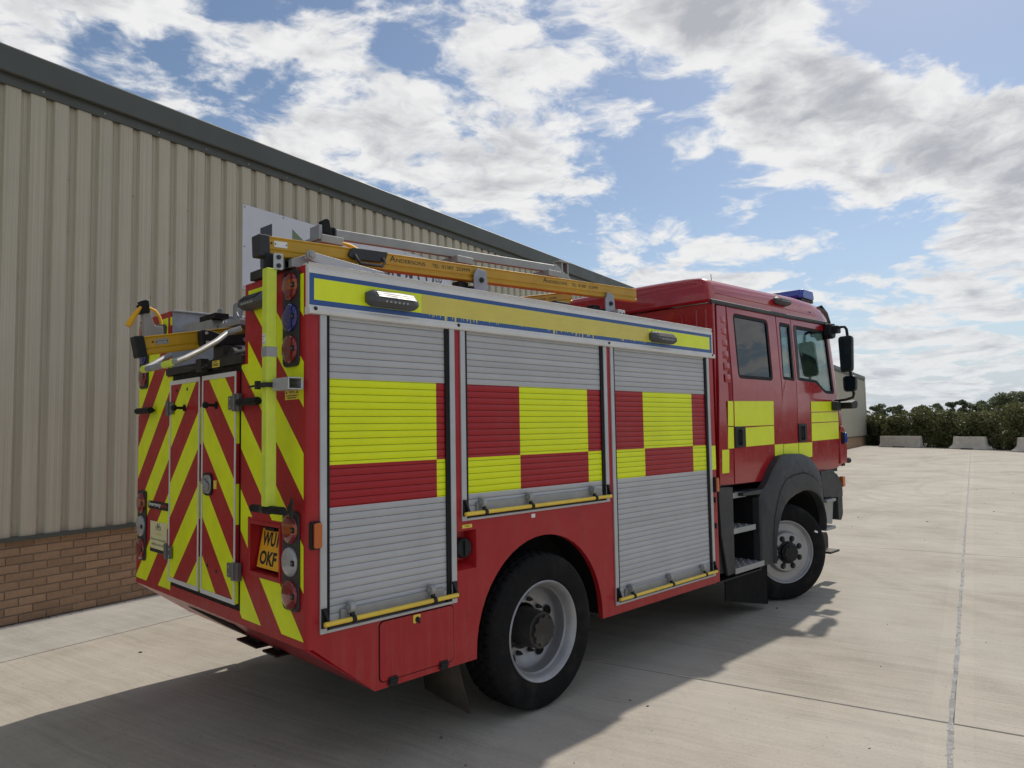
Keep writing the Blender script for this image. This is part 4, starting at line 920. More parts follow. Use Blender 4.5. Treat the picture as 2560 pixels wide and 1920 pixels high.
def front_wheel_parts(w):
    m = MB(); m.lathe([(.300, .035), (.318, .022), (.322, .006), (.316, .0), (.308, .004), (.300, .020), (.285, .030), (.279, .065), (.268, .085), (.245, .080), (.222, .055), (.205, .012), (.196, -.012), (.188, -.018), (.10, -.020), (.09, -.02)], (0, 0, 0), YA, 64, caps=True)
    sub(m, 'rim', 'wheel_silver', w, None, 0, 0, 30)
    h = MB(); 
    for i in range(8):
        a = 2*math.pi*(i+.5)/8; er = Vector((math.cos(a), 0, math.sin(a))); et = Vector((-math.sin(a), 0, math.cos(a)))
        h.lathe([(.030, 0), (.030, -.006), (.022, -.008)], er*.148 + Vector((0, -.016, 0)), YA, 18); h.obox(er*.118 + Vector((0, -.020, 0)), er*.030, et*.018, Vector((0, .004, 0)))
    h.lathe([(.112, -.016), (.112, -.026), (.104, -.030), (.096, -.034), (.094, -.062), (.084, -.070), (.001, -.070)], (0, 0, 0), YA, 32)
    for i in range(8):
        a = 2*math.pi*i/8; h.lathe([(.011, -.030), (.011, -.040)], (.102*math.cos(a), 0, .102*math.sin(a)), YA, 8)
    g = [((.078 if (i % 4) < 2 else .066), i) for i in range(32)]; h.loft([[(r*math.cos(2*math.pi*i/32), y, r*math.sin(2*math.pi*i/32)) for r, i in g] for y in (-.070, -.082)])
    sub(h, 'hub', 'black_plastic', w, None, 0, 0, 25)
    for i in range(8):
        a = 2*math.pi*(i+.5)/8; nb = MB(); nb.lathe([(.019, -.024), (.019, -.034), (.015, -.040), (.001, -.041)], (.148*math.cos(a), 0, .148*math.sin(a)), YA, 12); sub(nb, 'wheel_nut', 'dark_steel', w, None)
    for i in range(4):
        s = MB(); a = R(47 + 90*i); s.lathe([(.030, .055), (.030, .060)], (.238*math.cos(a), 0, .238*math.sin(a)), YA, 16); sub(s, 'rim_slot', 'underside', w, None)
tm_r, tm_f = tyre_mesh(False), tyre_mesh(True)
def wheel(loc, rz, tm, parts_fn):
    w = link('wheel', tm); w.parent = FE; w.location = loc; w.rotation_euler.z = rz; parts_fn(w); return w
wheel((1.69, -.02, WR), 0, tm_r, rear_wheel_parts); wheel((1.69, W+.02, WR), math.pi, tm_r, rear_wheel_parts)
fw = wheel((5.485, .09, WR), R(-31), tm_f, front_wheel_parts); wheel((5.485, W-.09, WR), math.pi-R(27), tm_f, front_wheel_parts)
wt = MB(); wt.obox((.36, -.002, .19), (.018, 0, -.007), (.004, 0, .009), (0, .002, 0)); sub(wt, 'balance_tag', 'print_white', fw, None)
mb = MB(); mb.tube([(5.56, .4, .47), (5.56, 2.1, .47)], .07, 12); part(mb, 'front_axle', 'underside')

# ---- ladder gantry on the roof
GP = [(0, -.050), (-.012, -.046), (-.014, -.030), (-.004, -.024), (-.004, -.016), (-.010, -.012), (-.010, .040), (-.016, .046), (-.016, .052), (.050, .052), (.050, .046), (.044, .040), (.044, -.012), (.048, -.024), (.052, -.046), (.040, -.050)]
def rail(x0, z0, x1, z1, y, k=1.0):
    d = Vector((x1-x0, 0, z1-z0)).normalized(); up = Vector((-d.z, 0, d.x)); mb = MB()
    mb.loft([[Vector((x, y, z)) + Vector((0, a, 0))*1.0 + up*b*k for a, b in GP] for x, z in ((x0, z0), (x1, z1))]); return mb, d, up
m1, d1, u1 = rail(-.12, 2.759, 3.08, 2.889, .18); g1 = part(m1, 'gantry_rail', 'gantry_yellow', .003)
m2, d2, u2 = rail(-.404, 2.315, 3.36, 3.041, 1.11, 1.05); g2 = part(m2, 'gantry_rail', 'gantry_yellow', .003)
def at1(x, b=0, y=.1695): 
    t = (x+.12)/d1.x; p = Vector((-.12, y, 2.759)) + d1*t + u1*b; return p
def at2(x, b=0, y=1.0995):
    t = (x+.404)/d2.x; p = Vector((-.404, y, 2.315)) + d2*t + u2*b; return p
# end caps
e = MB(); e.obox(at1(-.148, 0, .20), d1*.030, (0, .044, 0), u1*.056); e.build('rail_end_cap', 'dark_grey_plastic', g1, .008)
e = MB(); e.obox(at2(-.428, 0, 1.13), d2*.026, (0, .044, 0), u2*.062); e.build('rail_end_cap', 'black_plastic', g2, .008)
for gg, at, x in ((g1, at1, -.055), (g2, at2, -.31)):
    e = MB(); c = at(x, .016); dd = d1 if gg is g1 else d2; uu = u1 if gg is g1 else u2
    e.obox(c - Vector((0, .001, 0)), dd*.036, (0, .0008, 0), uu*.016); po_ = e.build('rail_data_plate', 'print_white' if gg is g1 else 'dull_aluminium', gg)
    text('Andersons', c + dd*-.02 + uu*.002 + Vector((0, -.0022, 0)), dd, uu, .006, 'print_black', gg, width=.036, name='plate_lettering') if gg is g2 else None
    e = MB()
    for s in (-.03, .03): e.lathe([(.004, 0), (.003, .003)], c + dd*s + Vector((0, -.0018, 0)), (0, -1, 0), 8)
    e.lathe([(.006, 0), (.004, .004)], at(x-.05, .018), (0, -1, 0), 8); e.build('rail_rivets', 'dark_steel', gg)
def lettering(at, x, b, s, w, h, d, u, gg, y): text(s, at(x, b, y), d, u, h, 'print_black', gg, width=w)
for x0 in (.625, 1.945):
    for s, dx, w, h in (('A', 0, .040, .036), ('NDERSONS', .044, .205, .022), ('TEL:', .30, .052, .021), ('01387', .372, .092, .022), ('253999', .485, .110, .022)):
        lettering(at1, x0+dx*1.05, .006, s, w*1.05, h, d1, u1, g1, .1688)
for s, dx, w, h in (('A', -.26, .034, .036), ('NDERSONS', -.22, .18, .022), ('TEL:', 0, .055, .022), ('01387', .075, .10, .022), ('253999', .195, .12, .022)):
    lettering(at2, 2.83+dx, .0, s, w, h, d2, u2, g2, 1.0988)
# grab handle on the right rail
e = MB(); e.prism(round_poly([(.335, 2.782), (.36, 2.83), (.60, 2.842), (.585, 2.795), (.56, 2.775), (.37, 2.765)], .012), 'xz', .150, .169); ho = e.build('handle_plate', 'dark_grey_plastic', g1, .003)
e = MB(); e.tube([(.375, .150, 2.79), (.380, .135, 2.765), (.40, .13, 2.742), (.545, .13, 2.748), (.565, .135, 2.772), (.562, .150, 2.80)], .009, 8); e.build('handle_loop', 'dark_grey_plastic', ho)
# side plate, pivot arm, brackets under the right rail
part(MB().prism([(-.03, 2.66), (.625, 2.69), (.625, 2.785), (-.03, 2.755)], 'xz', .195, .203), 'gantry_plate', 'dull_aluminium', .001)
part(MB().prism([(-.02, 2.66), (.12, 2.66), (.12, 2.735), (.06, 2.735), (-.02, 2.70)], 'xz', .12, .185), 'pivot_block', 'dull_aluminium', .004)
part(MB().prism(round_poly([(.035, 2.705), (.06, 2.748), (.53, 2.703), (.53, 2.672), (.2, 2.68)], .012), 'xz', .085, .100), 'pivot_arm', 'aluminium', .002)
e = MB(); e.lathe([(.026, 0), (.026, .012), (.016, .014), (.016, .026), (.004, .028)], (.065, .085, 2.726), (0, -1, 0), 18); e.lathe([(.010, 0), (.010, .01)], (.51, .085, 2.688), (0, -1, 0), 8); part(e, 'pivot_bolt', 'dull_aluminium')
e = MB(); e.box(-.145, -.08, .150, .185, 2.60, 2.72); part(e, 'hinge_block', 'black_plastic', .006)
e = MB(); e.prism(rrect(-.122, -.070, 2.632, 2.715, .010), 'xz', .112, .118); eo = part(e, 'hinge_plate', 'aluminium', .001)
e = MB(); [e.lathe([(.012, 0), (.012, .007), (.005, .009)], (-.096, .112, z), (0, -1, 0), 8) for z in (2.652, 2.695)]; e.build('hinge_bolts', 'dark_steel', eo)
e = MB(); e.box(-.02, .10, .15, .60, 2.66, 2.71); e.box(-.06, -.0, .2, .3, 2.655, 2.74); part(e, 'gantry_cross_shaft', 'dark_steel', .004)
for x in (1.32, 2.69):
    e = MB(); e.prism(round_poly([(x-.055, 2.665), (x+.07, 2.665), (x+.05, 2.84 if x < 2 else 2.85), (x-.03, 2.85 if x < 2 else 2.86), (x-.06, 2.80)], .015), 'xz', .145, .155); eo = part(e, 'rail_support', 'galvanised', .002)
    e = MB(); e.lathe([(.018, 0), (.018, .008), (.009, .010), (.009, .018)], (x+.005, .145, 2.775), (0, -1, 0), 10); e.build('support_bolt', 'dark_steel', eo)
    e = MB(); e.box(x-.08, x+.06, .155, .55, 2.66, 2.73); e.box(x-.14, x-.06, .20, .27, 2.70, 2.76); e.build('support_block', 'black_plastic', eo, .004)
    if x > 2:
        e = MB(); e.box(x+.005, x+.095, .075, .13, 2.655, 2.722); e.build('support_clamp', 'aluminium', eo, .002)
        e = MB(); [e.lathe([(.009, 0), (.009, .006)], (xx, .075, 2.69), (0, -1, 0), 6) for xx in (x+.028, x+.072)]; e.build('clamp_bolts', 'dark_steel', eo)
e = MB(); e.box(3.05, 3.30, 1.0, 1.5, 2.2, 2.9); e.box(3.08, 3.28, 1.05, 1.45, 2.9, 2.97); part(e, 'gantry_front_stand', 'dark_steel', .006)
# aluminium ladder tray above the right rail
tz = lambda x: 2.915 + .0395*(x-.35)
e = MB(); e.loft([[(x, y, tz(x)+b) for y, b in ((.29, -.012), (.29, .042), (.297, .046), (.325, .046), (.325, -.012))] for x in (.345, 2.215)]); tr = part(e, 'ladder_tray_rail', 'dull_aluminium', .003)
for x in (.29, 1.27, 2.15):
    e = MB(); z = tz(x); e.box(x-.07, x+.07, .235, .44, z-.058, z-.013); part(e, 'tray_cross_member', 'dull_aluminium', .004)
e = MB(); e.obox((2.315, .306, 2.955), (.115, 0, -.062), (.018, 0, .030), (0, .018, 0)); part(e, 'tray_brace', 'dull_aluminium', .003)
e = MB(); e.box(2.30, 2.315, .30, .36, 2.93, 3.075); e.box(2.365, 2.38, .30, .36, 2.93, 3.07); e.box(2.27, 2.40, .295, .365, 3.07, 3.082); e.box(2.315, 2.365, .32, .35, 2.95, 3.06, 1); part(e, 'tray_end_stop', ['dull_aluminium', 'rust_steel'], .002)
e = MB(); e.box(.205, .225, .24, .34, 2.87, 2.95); part(e, 'tray_end_plate', 'galvanised', .002)
for x, y, h in ((.262, .275, .085), (.335, .33, .062)):
    e = MB(); pr = [(x-.030, 2.912), (x+.036, 2.912), (x+.030, 2.925), (x+.018, 2.912+h*.9), (x+.006, 2.912+h), (x-.012, 2.912+h*.93)] + [(x-.022-.006*(i % 2), 2.912+h*.85-i*h*.09) for i in range(9)]
    e.prism(pr, 'xz', y-.02, y+.025); part(e, 'rubber_foot', 'black_rubber', .002)
e = MB(); e.tube([(.34, .24, 2.872), (.40, .235, 2.862), (.46, .23, 2.842), (.475, .23, 2.846)], [.006, .012, .010, .004], 6); part(e, 'strap_tail', 'strap_yellow')
# lowered left part: bracket, foot, strap, U handle, hooks
yb = 1.30
e = MB(); e.prism(round_poly([(-.345, 2.385), (-.24, 2.40), (-.245, 2.462), (-.292, 2.462), (-.318, 2.54), (-.362, 2.535)], .012), 'xz', yb-.02, yb+.03); br = part(e, 'gantry_bracket', 'dull_aluminium', .003)
e = MB(); e.prism([(-.375, 2.525), (-.325, 2.535), (-.332, 2.605), (-.35, 2.612), (-.378, 2.60), (-.372, 2.588), (-.384, 2.578), (-.376, 2.565)], 'xz', yb-.035, yb+.035); e.build('rubber_foot', 'black_rubber', br, .003)
e = MB(); pth = [(-.445, yb-.03, 2.445), (-.43, yb-.03, 2.475), (-.40, yb-.03, 2.53), (-.375, yb-.03, 2.565)]; e.tube(pth, [.016, .018, .014, .008], 6); pth = [(-.33, yb-.03, 2.565), (-.295, yb-.03, 2.55), (-.27, yb-.03, 2.515), (-.258, yb-.03, 2.47)]; e.tube(pth, [.008, .009, .009, .008], 6); e.build('strap', 'strap_yellow', br)
tb = [(.05, .86, 2.43), (-.02, .90, 2.40), (-.12, .80, 2.335), (-.24, .735, 2.265), (-.34, .665, 2.215), (-.39, .64, 2.195), (-.41, .70, 2.184), (-.41, .85, 2.181), (-.41, 1.02, 2.179), (-.405, 1.12, 2.180), (-.38, 1.19, 2.192), (-.32, 1.30, 2.215), (-.2, 1.48, 2.272), (-.08, 1.62, 2.33)]
tbr = part(MB().tube(tb, .0165, 12), 'pull_down_handle', 'dull_aluminium')
MB().tube([(-.409, .665, 2.187), (-.411, .70, 2.183), (-.411, .775, 2.1815)], .0185, 12).build('handle_sleeve', 'pole_yellow', tbr); MB().tube([(-.411, .775, 2.1815), (-.411, 1.03, 2.179)], .0178, 12).build('handle_grip', 'galvanised', tbr); MB().tube([(-.411, 1.03, 2.179), (-.405, 1.12, 2.180), (-.383, 1.187, 2.191)], .0188, 12).build('handle_sleeve', 'pole_yellow', tbr)
e = MB(); e.prism(round_poly([(-.11, 2.33), (-.12, 2.425), (-.06, 2.425), (.02, 2.40), (.25, 2.445), (.25, 2.36), (.05, 2.345)], .015), 'xz', 1.02, 1.09); e.box(.22, .36, .96, 1.08, 2.38, 2.47); eo = part(e, 'gantry_latch', 'black_plastic', .004)
e = MB(); [e.lathe([(.010, 0), (.010, .006), (.004, .008)], (x, 1.02, z), (0, -1, 0), 8) for x, z in ((-.09, 2.405), (-.085, 2.352), (.14, 2.385))]; e.build('latch_bolts', 'bright_metal', eo)
e = MB(); e.tube([(.02, .72, 2.262), (.02, 1.15, 2.262)], .022, 12); e.lathe([(.045, 0), (.045, .03), (.02, .032), (.02, .045)], (.05, .93, 2.275), (-1, 0, 0), 16); e.box(0, .12, 1.0, 1.14, 2.2, 2.34); e.box(.0, .1, 1.25, 1.4, 2.2, 2.27); part(e, 'gantry_winch', 'dark_steel', .004)
e = MB(); e.box(.03, .9, .78, .86, 2.255, 2.30); part(e, 'gantry_slide', 'aluminium', .003)
e = MB(); e.box(.02, 2.8, 1.20, 1.30, 2.205, 2.235); part(e, 'gantry_slide', 'galvanised', .003)
e = MB(); e.prism(round_poly([(1.30, 2.50), (1.36, 2.475), (1.60, 2.485), (1.80, 2.52), (1.80, 2.555), (1.60, 2.56), (1.32, 2.54)], .01), 'yz', .06, .14); part(e, 'gantry_head', 'dull_aluminium', .004)
e = MB(); e.box(.055, .145, 1.25, 1.50, 2.541, 2.575); part(e, 'gantry_pad', 'black_rubber', .004)
for x, y in ((.16, 1.40), (.15, 1.13), (.26, 1.30)):
    e = MB(); e.prism(round_poly([(y-.07, 2.50), (y+.08, 2.50), (y+.075, 2.63), (y+.03, 2.635), (y+.0, 2.63), (y+.03, 2.58), (y+.0, 2.545), (y-.06, 2.54)], .012), 'yz', x, x+.008); part(e, 'ladder_hook', 'galvanised', .001)
e = MB(); e.box(.10, .30, 1.0, 1.42, 2.475, 2.51); part(e, 'gantry_cradle', 'dull_aluminium', .004)
e = MB(); e.box(.18, .26, 1.02, 1.09, 2.2, 2.475); part(e, 'gantry_post', 'galvanised', .004)
e = MB(); e.box(-.045, -.01, 1.12, 1.36, 2.215, 2.235); e.tube([(-.05, 1.45, 2.225), (-.05, 1.15, 2.215)], .008, 8); e.box(-.06, -.01, 1.18, 1.26, 2.19, 2.27); part(e, 'gantry_catch', 'dark_steel', .004)
# ---- cab
def ys(z): return .10 + max(0.0, z-2.2)*.06
def poly_at(poly, c, ang):
    d = (math.cos(ang), math.sin(ang)); best = None
    for i in range(len(poly)):
        x1, y1 = poly[i-1][0]-c[0], poly[i-1][1]-c[1]; x2, y2 = poly[i][0]-c[0], poly[i][1]-c[1]
        den = d[0]*(y2-y1) - d[1]*(x2-x1)
        if abs(den) < 1e-12: continue
        t = (x1*(y2-y1) - y1*(x2-x1))/den; s = (x1*d[1] - y1*d[0])/den
        if t > 0 and -1e-9 <= s <= 1+1e-9 and (best is None or t > best): best = t
    return (c[0]+d[0]*best, c[1]+d[1]*best)
def ring_panel(outer, inner, off=0.0, th=.03):
    """panel on the cab side with a window opening"""
    c = (sum(p[0] for p in inner)/len(inner), sum(p[1] for p in inner)/len(inner))
    angs = sorted({round(math.atan2(p[1]-c[1], p[0]-c[0]), 6) for p in inner + outer})
    o = [poly_at(outer, c, a) for a in angs]; i_ = [poly_at(inner, c, a) for a in angs]; n = len(angs); mb = MB()
    def V(p, d): return (p[0], ys(p[1])+off+d, p[1])
    v = [V(p, 0) for p in o] + [V(p, 0) for p in i_] + [V(p, th) for p in o] + [V(p, th) for p in i_]; f = []
    for k in range(n):
        m = (k+1) % n; f += [(k, m, n+m, n+k), (2*n+m, 2*n+k, 3*n+k, 3*n+m), (k, 2*n+k, 2*n+m, m), (n+m, 3*n+m, 3*n+k, n+k)]
    return mb.add(v, f)
def flat_panel(poly, off=0.0, th=.03):
    mb = MB(); n = len(poly); v = [(x, ys(z)+off, z) for x, z in poly] + [(x, ys(z)+off+th, z) for x, z in poly]
    return mb.add(v, [tuple(range(n)), tuple(range(2*n-1, n-1, -1))] + [(i, (i+1) % n, n+(i+1) % n, n+i) for i in range(n)])
def both(mb, name, mats, bevel=0.0, parents=(None, None), smooth=38):
    m2 = mb.mirror(); return (part(mb, name, mats, bevel, parents[0], smooth=smooth), part(m2, name, mats, bevel, parents[1], smooth=smooth))
def zsub(poly): # extra points so that side panels follow the tumblehome at z=2.2
    out = []
    for i in range(len(poly)):
        a, b = poly[i], poly[(i+1) % len(poly)]; out.append(a)
        if (a[1]-2.2)*(b[1]-2.2) < -1e-6:
            t = (2.2-a[1])/(b[1]-a[1]); out.append((a[0]+(b[0]-a[0])*t, 2.2))
    return out
g_ = .0065
# rear pillar with louvre pressings
pil = part(flat_panel(zsub([(4.205, 1.262), (4.480-g_, 1.255), (4.507-g_, 2.20), (4.512-g_, 2.955), (4.33, 2.95), (4.25, 2.2)]), .0), 'cab_rear_pillar', 'cab_red_paint', .006)
part(flat_panel(zsub([(4.205, 1.262), (4.480-g_, 1.255), (4.507-g_, 2.20), (4.512-g_, 2.955), (4.33, 2.95), (4.25, 2.2)]), .0).mirror(), 'cab_rear_pillar', 'cab_red_paint', .006)
for i in range(6):
    z = 2.235 + i*.112; lv = MB(); lv.loft([[(4.375+dx, ys(z)+yy, z+dz) for dx, yy in ((0, .002), (.015, -.004), (.085, -.004), (.10, .002))] for dz in (-.018, -.008, .040, .056)], closed=False)
    lv.v = [(x, y if (k // 4) in (1, 2) else ys(zz)+.002, zz) for k, (x, y, zz) in enumerate(lv.v)]
    lv.build('louvre', 'cab_red_paint', pil)
WIN_R = rrect(4.632, 5.372, 2.262, 2.900, .055); DOOR_R = [(4.480+g_, 1.255), (5.18, 1.247), (5.532-g_, 1.50), (5.560-g_, 2.20), (5.570-g_, 2.975), (4.512+g_, 2.955), (4.507+g_, 2.2)]
dr = both(ring_panel(DOOR_R, WIN_R), 'rear_cab_door', 'cab_red_paint', .004)
WIN_B = round_poly([(5.600, 2.285), (5.905, 2.275), (5.925, 2.905), (5.640, 2.905)], .04); PAN_B = [(5.2, 1.25), (5.905-g_, 1.25), (5.905-g_, 1.5), (5.921-g_, 2.2), (5.930-g_, 2.985), (5.570+g_, 2.975), (5.560+g_, 2.2), (5.532+g_, 1.5)]
WIN_B2 = round_poly([(5.600, 2.285), (5.890, 2.277), (5.908, 2.905), (5.640, 2.905)], .035)
pb = both(ring_panel(PAN_B, WIN_B2), 'cab_b_pillar', 'cab_red_paint', .004)
WIN_F = round_poly([(5.965, 2.290), (6.46, 2.274), (6.69, 2.162), (6.955, 2.158), (6.90, 2.912), (5.985, 2.905)], .045); DOOR_F = [(5.905+g_, 1.25), (6.98, 1.29), (7.045, 1.63), (7.05, 2.05), (6.99, 2.55), (6.935, 2.99), (5.930+g_, 2.985), (5.921+g_, 2.2), (5.905+g_, 1.5)]
df = both(ring_panel(DOOR_F, WIN_F), 'front_cab_door', 'cab_red_paint', .004)
def shrink(poly, k):
    c = (sum(p[0] for p in poly)/len(poly), sum(p[1] for p in poly)/len(poly)); n = len(poly); out = []
    for i in range(n):
        a, b, p = Vector(poly[i-1]), Vector(poly[(i+1) % n]), Vector(poly[i]); t = (b-a).normalized(); nr = Vector((-t.y, t.x))
        if nr.dot(Vector(c)-p) < 0: nr = -nr
        out.append(tuple(p + nr*k))
    return out
for win, gl, ps in ((WIN_R, 'privacy_glass', dr), (WIN_B2, 'clear_glass', pb), (WIN_F, 'clear_glass', df)):
    s = ring_panel(win, shrink(win, .034), .003, .022); both(s, 'window_seal', 'black_rubber', .003, ps)
    both(flat_panel(shrink(win, .012), .014, .004), 'window_glass', gl, 0, ps)
s = flat_panel([(5.965, 2.30), (6.03, 2.30), (6.065, 2.895), (5.985, 2.895)], -.001, .012); both(s, 'window_divider', 'dark_grey_plastic', .002, df)
s = flat_panel([(5.860, 2.287), (5.895, 2.287), (5.912, 2.897), (5.878, 2.897)], -.001, .012); both(s, 'window_divider', 'dark_grey_plastic', .002, pb)
# reflective yellow blocks on the doors
def vin(poly, par): flat_panel(poly, -.0016, .001).build('reflective_panel', 'yellow_vinyl', par)
vin([(4.400, 2.037), (4.499, 2.037), (4.494, 1.803), (4.386, 1.803)], pil); vin([(4.385, 1.793), (4.493, 1.793), (4.487, 1.592), (4.372, 1.592)], pil); vin([(4.262, 1.584), (4.393, 1.584), (4.378, 1.368), (4.250, 1.368)], pil)
vin([(4.524, 2.038), (5.346, 2.051), (5.335, 1.806), (4.515, 1.796)], dr[0]); vin([(4.728, 1.784), (5.334, 1.797), (5.328, 1.609), (4.725, 1.600)], dr[0]);
vin([(5.334, 1.603), (5.528, 1.606), (5.526, 1.50), (5.45, 1.44), (5.328, 1.375)], dr[0]); vin([(5.540, 1.603), (5.900, 1.606), (5.897, 1.44), (5.535, 1.44)], pb[0]); vin([(5.912, 1.606), (6.262, 1.606), (6.247, 1.445), (5.91, 1.44)], df[0])
vin([(6.274, 2.061), (7.035, 2.072), (7.036, 1.957), (6.270, 1.945)], df[0])
vin([(6.270, 1.935), (7.037, 1.947), (7.038, 1.838), (6.266, 1.826)], df[0]); vin([(6.265, 1.816), (7.038, 1.828), (7.035, 1.630), (6.255, 1.618)], df[0])
# door handles
for x, z, ps in ((4.605, 1.693, dr), (6.015, 1.712, df)):
    h = MB(); h.prism(round_poly([(x-.110, z-.10), (x+.10, z-.095), (x+.108, z+.10), (x-.105, z+.105)], .03), 'xz', .088, .1); h.box(x-.02, x+.03, .06, .075, z-.075, z+.075); h.box(x-.02, x+.03, .07, .09, z-.075, z-.055); h.box(x-.02, x+.03, .07, .09, z+.055, z+.075)
    both(h, 'door_handle', 'black_plastic', .006, ps)
# cab lining, floor, rear wall, front
cl = MB(); cl.box(4.28, 7.1, .16, W-.16, 1.24, 1.30); cl.box(4.285, 4.33, .17, W-.17, 1.30, 2.93); part(cl, 'cab_floor', 'cab_lining')
sk = MB(); sk.prism(zsub([(4.29, 1.3), (6.95, 1.3), (6.98, 2.13), (6.66, 2.13), (6.44, 2.23), (4.29, 2.23)]), 'xz', .142, .158); both(sk, 'door_lining', 'cab_lining')
for x0, x1 in ((4.30, 4.61), (5.40, 5.585),):
    s = flat_panel([(x0, 2.24), (x1, 2.24), (x1+.02, 2.93), (x0+.02, 2.93)], .036, .01); both(s, 'pillar_lining', 'cab_lining')
rw = MB(); rw.box(4.235, 4.27, .128, W-.128, 1.24, 2.96); part(rw, 'cab_rear_wall', 'cab_red_paint', .01)
rr = MB(); rr.prism(rrect(.45, 2.05, 1.5, 2.90, .06), 'yz', 4.222, 4.236); part(rr, 'rear_wall_pressing', 'cab_red_paint', .008)
for y in (.20, .30, W-.30, W-.20):
    e = MB(); e.tube([(4.233, y, 1.4), (4.233, y, 2.9)], .012, 8); part(e, 'rear_wall_rib', 'cab_red_paint')
fp = [(6.985, 1.30), (7.26, 1.30), (7.30, 1.45), (7.27, 1.75), (7.22, 2.10), (7.05, 2.12), (7.03, 1.63)]
fr = MB()
ring = []
for y, k in ((.105, .55), (.13, .85), (.22, 1.0), (W-.22, 1.0), (W-.13, .85), (W-.105, .55)):
    ring.append([(7.0 + (x-7.0)*k, y, z) for x, z in fp])
fr.loft(ring); part(fr, 'cab_front', 'cab_red_paint', .01)
ap = MB()
for s in (0, 1):
    r = []
    for x, z, w_ in ((7.03, 2.10, .06), (7.0, 2.5, .05), (6.945, 3.0, .05)):
        y = ys(z)+.002; r.append([(x-.03, y, z), (x+.06, y+.012, z), (x+.085, y+.05, z), (x, y+.07, z), (x-.03, y+.05, z)])
    m = MB(); m.loft(r); m = m if s == 0 else m.mirror(); part(m, 'a_pillar', 'cab_red_paint', .006)
ws = MB(); ws.add([(7.15, .16, 2.11), (7.15, W-.16, 2.11), (7.02, W-.20, 2.97), (7.02, .20, 2.97), (7.19, 1.25, 2.11), (7.06, 1.25, 2.97)], [(0, 4, 5, 3), (4, 1, 2, 5)]); part(ws, 'windscreen', 'clear_glass')
# roof
RS = [(0, 0), (.008, .06), (.020, .13), (.038, .18), (.064, .213), (.11, .232), (.25, .244), (.55, .251), (1.105, .254)]
ring = []
for x, h, ins, zg in ((4.200, .72, .022, 2.985), (4.208, .86, .010, 2.985), (4.235, .95, .002, 2.985), (4.36, .985, 0, 2.985), (4.8, 1.02, 0, 2.985), (5.5, 1.06, 0, 2.99), (6.2, 1.10, 0, 3.0), (6.6, 1.05, 0, 3.005), (6.85, .93, .004, 3.008), (7.0, .72, .015, 3.008), (7.09, .48, .04, 3.005), (7.14, .22, .08, 3.0), (7.15, .05, .10, 2.99)):
    half = [(x + .0*i, .146 + ins + a, zg + b*h) for i, (a, b) in enumerate(RS)]
    ring.append(half + [(xx, W-y, z) for xx, y, z in reversed(half[:-1])])
rf = MB(); rf.loft(ring, closed=True, caps=True); ro = part(rf, 'cab_roof', 'cab_red_paint', smooth=50)
for b in (.075, .12):
    e = MB(); e.tube([(x, .146 + (.010 if b < .1 else .024), 2.99 + b*(1.0 if x < 5 else 1.06)) for x in (4.36, 4.8, 5.5, 6.2, 6.65)], .004, 6); e.build('roof_crease', 'cab_red_paint', ro)
gu = MB(); gu.loft([[(x, y, zg+b) for y, b in ((.128, -.022), (.124, -.012), (.126, .014), (.134, .02), (.16, .02), (.16, -.022))] for x, zg in ((4.21, 2.972), (5.5, 2.983), (6.55, 3.0), (6.93, 3.005))]); both(gu, 'roof_gutter', 'dark_grey_plastic', .003)
sp = MB(); sp.prism([(4.20, 2.965), (4.28, 2.965), (4.28, 2.99), (4.19, 2.99)], 'xz', .14, W-.14); part(sp, 'roof_rear_lip', 'cab_red_paint', .004)
led_lamp((5.735, .158, 3.135), (1, 0, 0), (0, -1, .25), .33, .075, .065, 'roof_lamp', False)
e = MB(); e.lathe([(.012, 0), (.012, .002)], (6.50, .158, 3.10), (0, -1, .3), 10); e.lathe([(.006, 0), (.006, .002)], (6.45, .158, 3.10), (0, -1, .3), 10); part(e, 'roof_bungs', 'black_rubber')
# light bar, antennas, visor
lb_ = MB(); lb_.box(6.72, 7.07, .345, W-.345, 3.292, 3.325); lbo = part(lb_, 'light_bar', 'black_plastic', .008)
for y0, y1, mt in ((.33, .62, 'bright_blue_lens'), (.625, 1.87, 'bar_blue'), (1.875, W-.33, 'bright_blue_lens')):
    e = MB(); r = []
    for y, k in ((y0, .8 if y0 < .5 else 1), (y0+.04, 1), (y1-.04, 1), (y1, .8 if y1 > 2 else 1)): r.append([(6.895+a*k, y, z) for a, z in ((-.185, 3.326), (-.195, 3.36), (-.165, 3.43), (.165, 3.43), (.195, 3.36), (.185, 3.326))])
    e.loft(r); e.build('beacon_lens', mt, lbo, .008)
for y in (.55, W-.55):
    e = MB(); e.box(6.83, 6.95, y-.05, y+.05, 3.16, 3.293); e.build('light_bar_foot', 'black_plastic', lbo, .006)
for p, h, ln in (((4.95, .52, 3.24), .155, .0), ((5.62, .60, 3.28), .06, .02)):
    e = MB(); e.tube([p, (p[0]+ln*.5, p[1]+.01, p[2]+.03), (p[0]-ln, p[1]+.02, p[2]+h)], [.008, .004, .003], 8); part(e, 'antenna', 'black_rubber')
vi = MB(); r = []
for y, xx in ((.195, 7.17), (.30, 7.24), (.6, 7.31), (1.25, 7.34), (W-.6, 7.31), (W-.30, 7.24), (W-.195, 7.17)): r.append([(xx-.36, y, 3.205), (xx-.23, y, 3.24), (xx-.06, y, 3.165), (xx+.03, y, 3.04), (xx+.05, y, 2.95), (xx+.044, y, 2.948), (xx+.022, y, 3.036), (xx-.066, y, 3.157), (xx-.232, y, 3.231), (xx-.36, y, 3.197)])
vi.loft(r); part(vi, 'sun_visor', 'visor_acrylic')
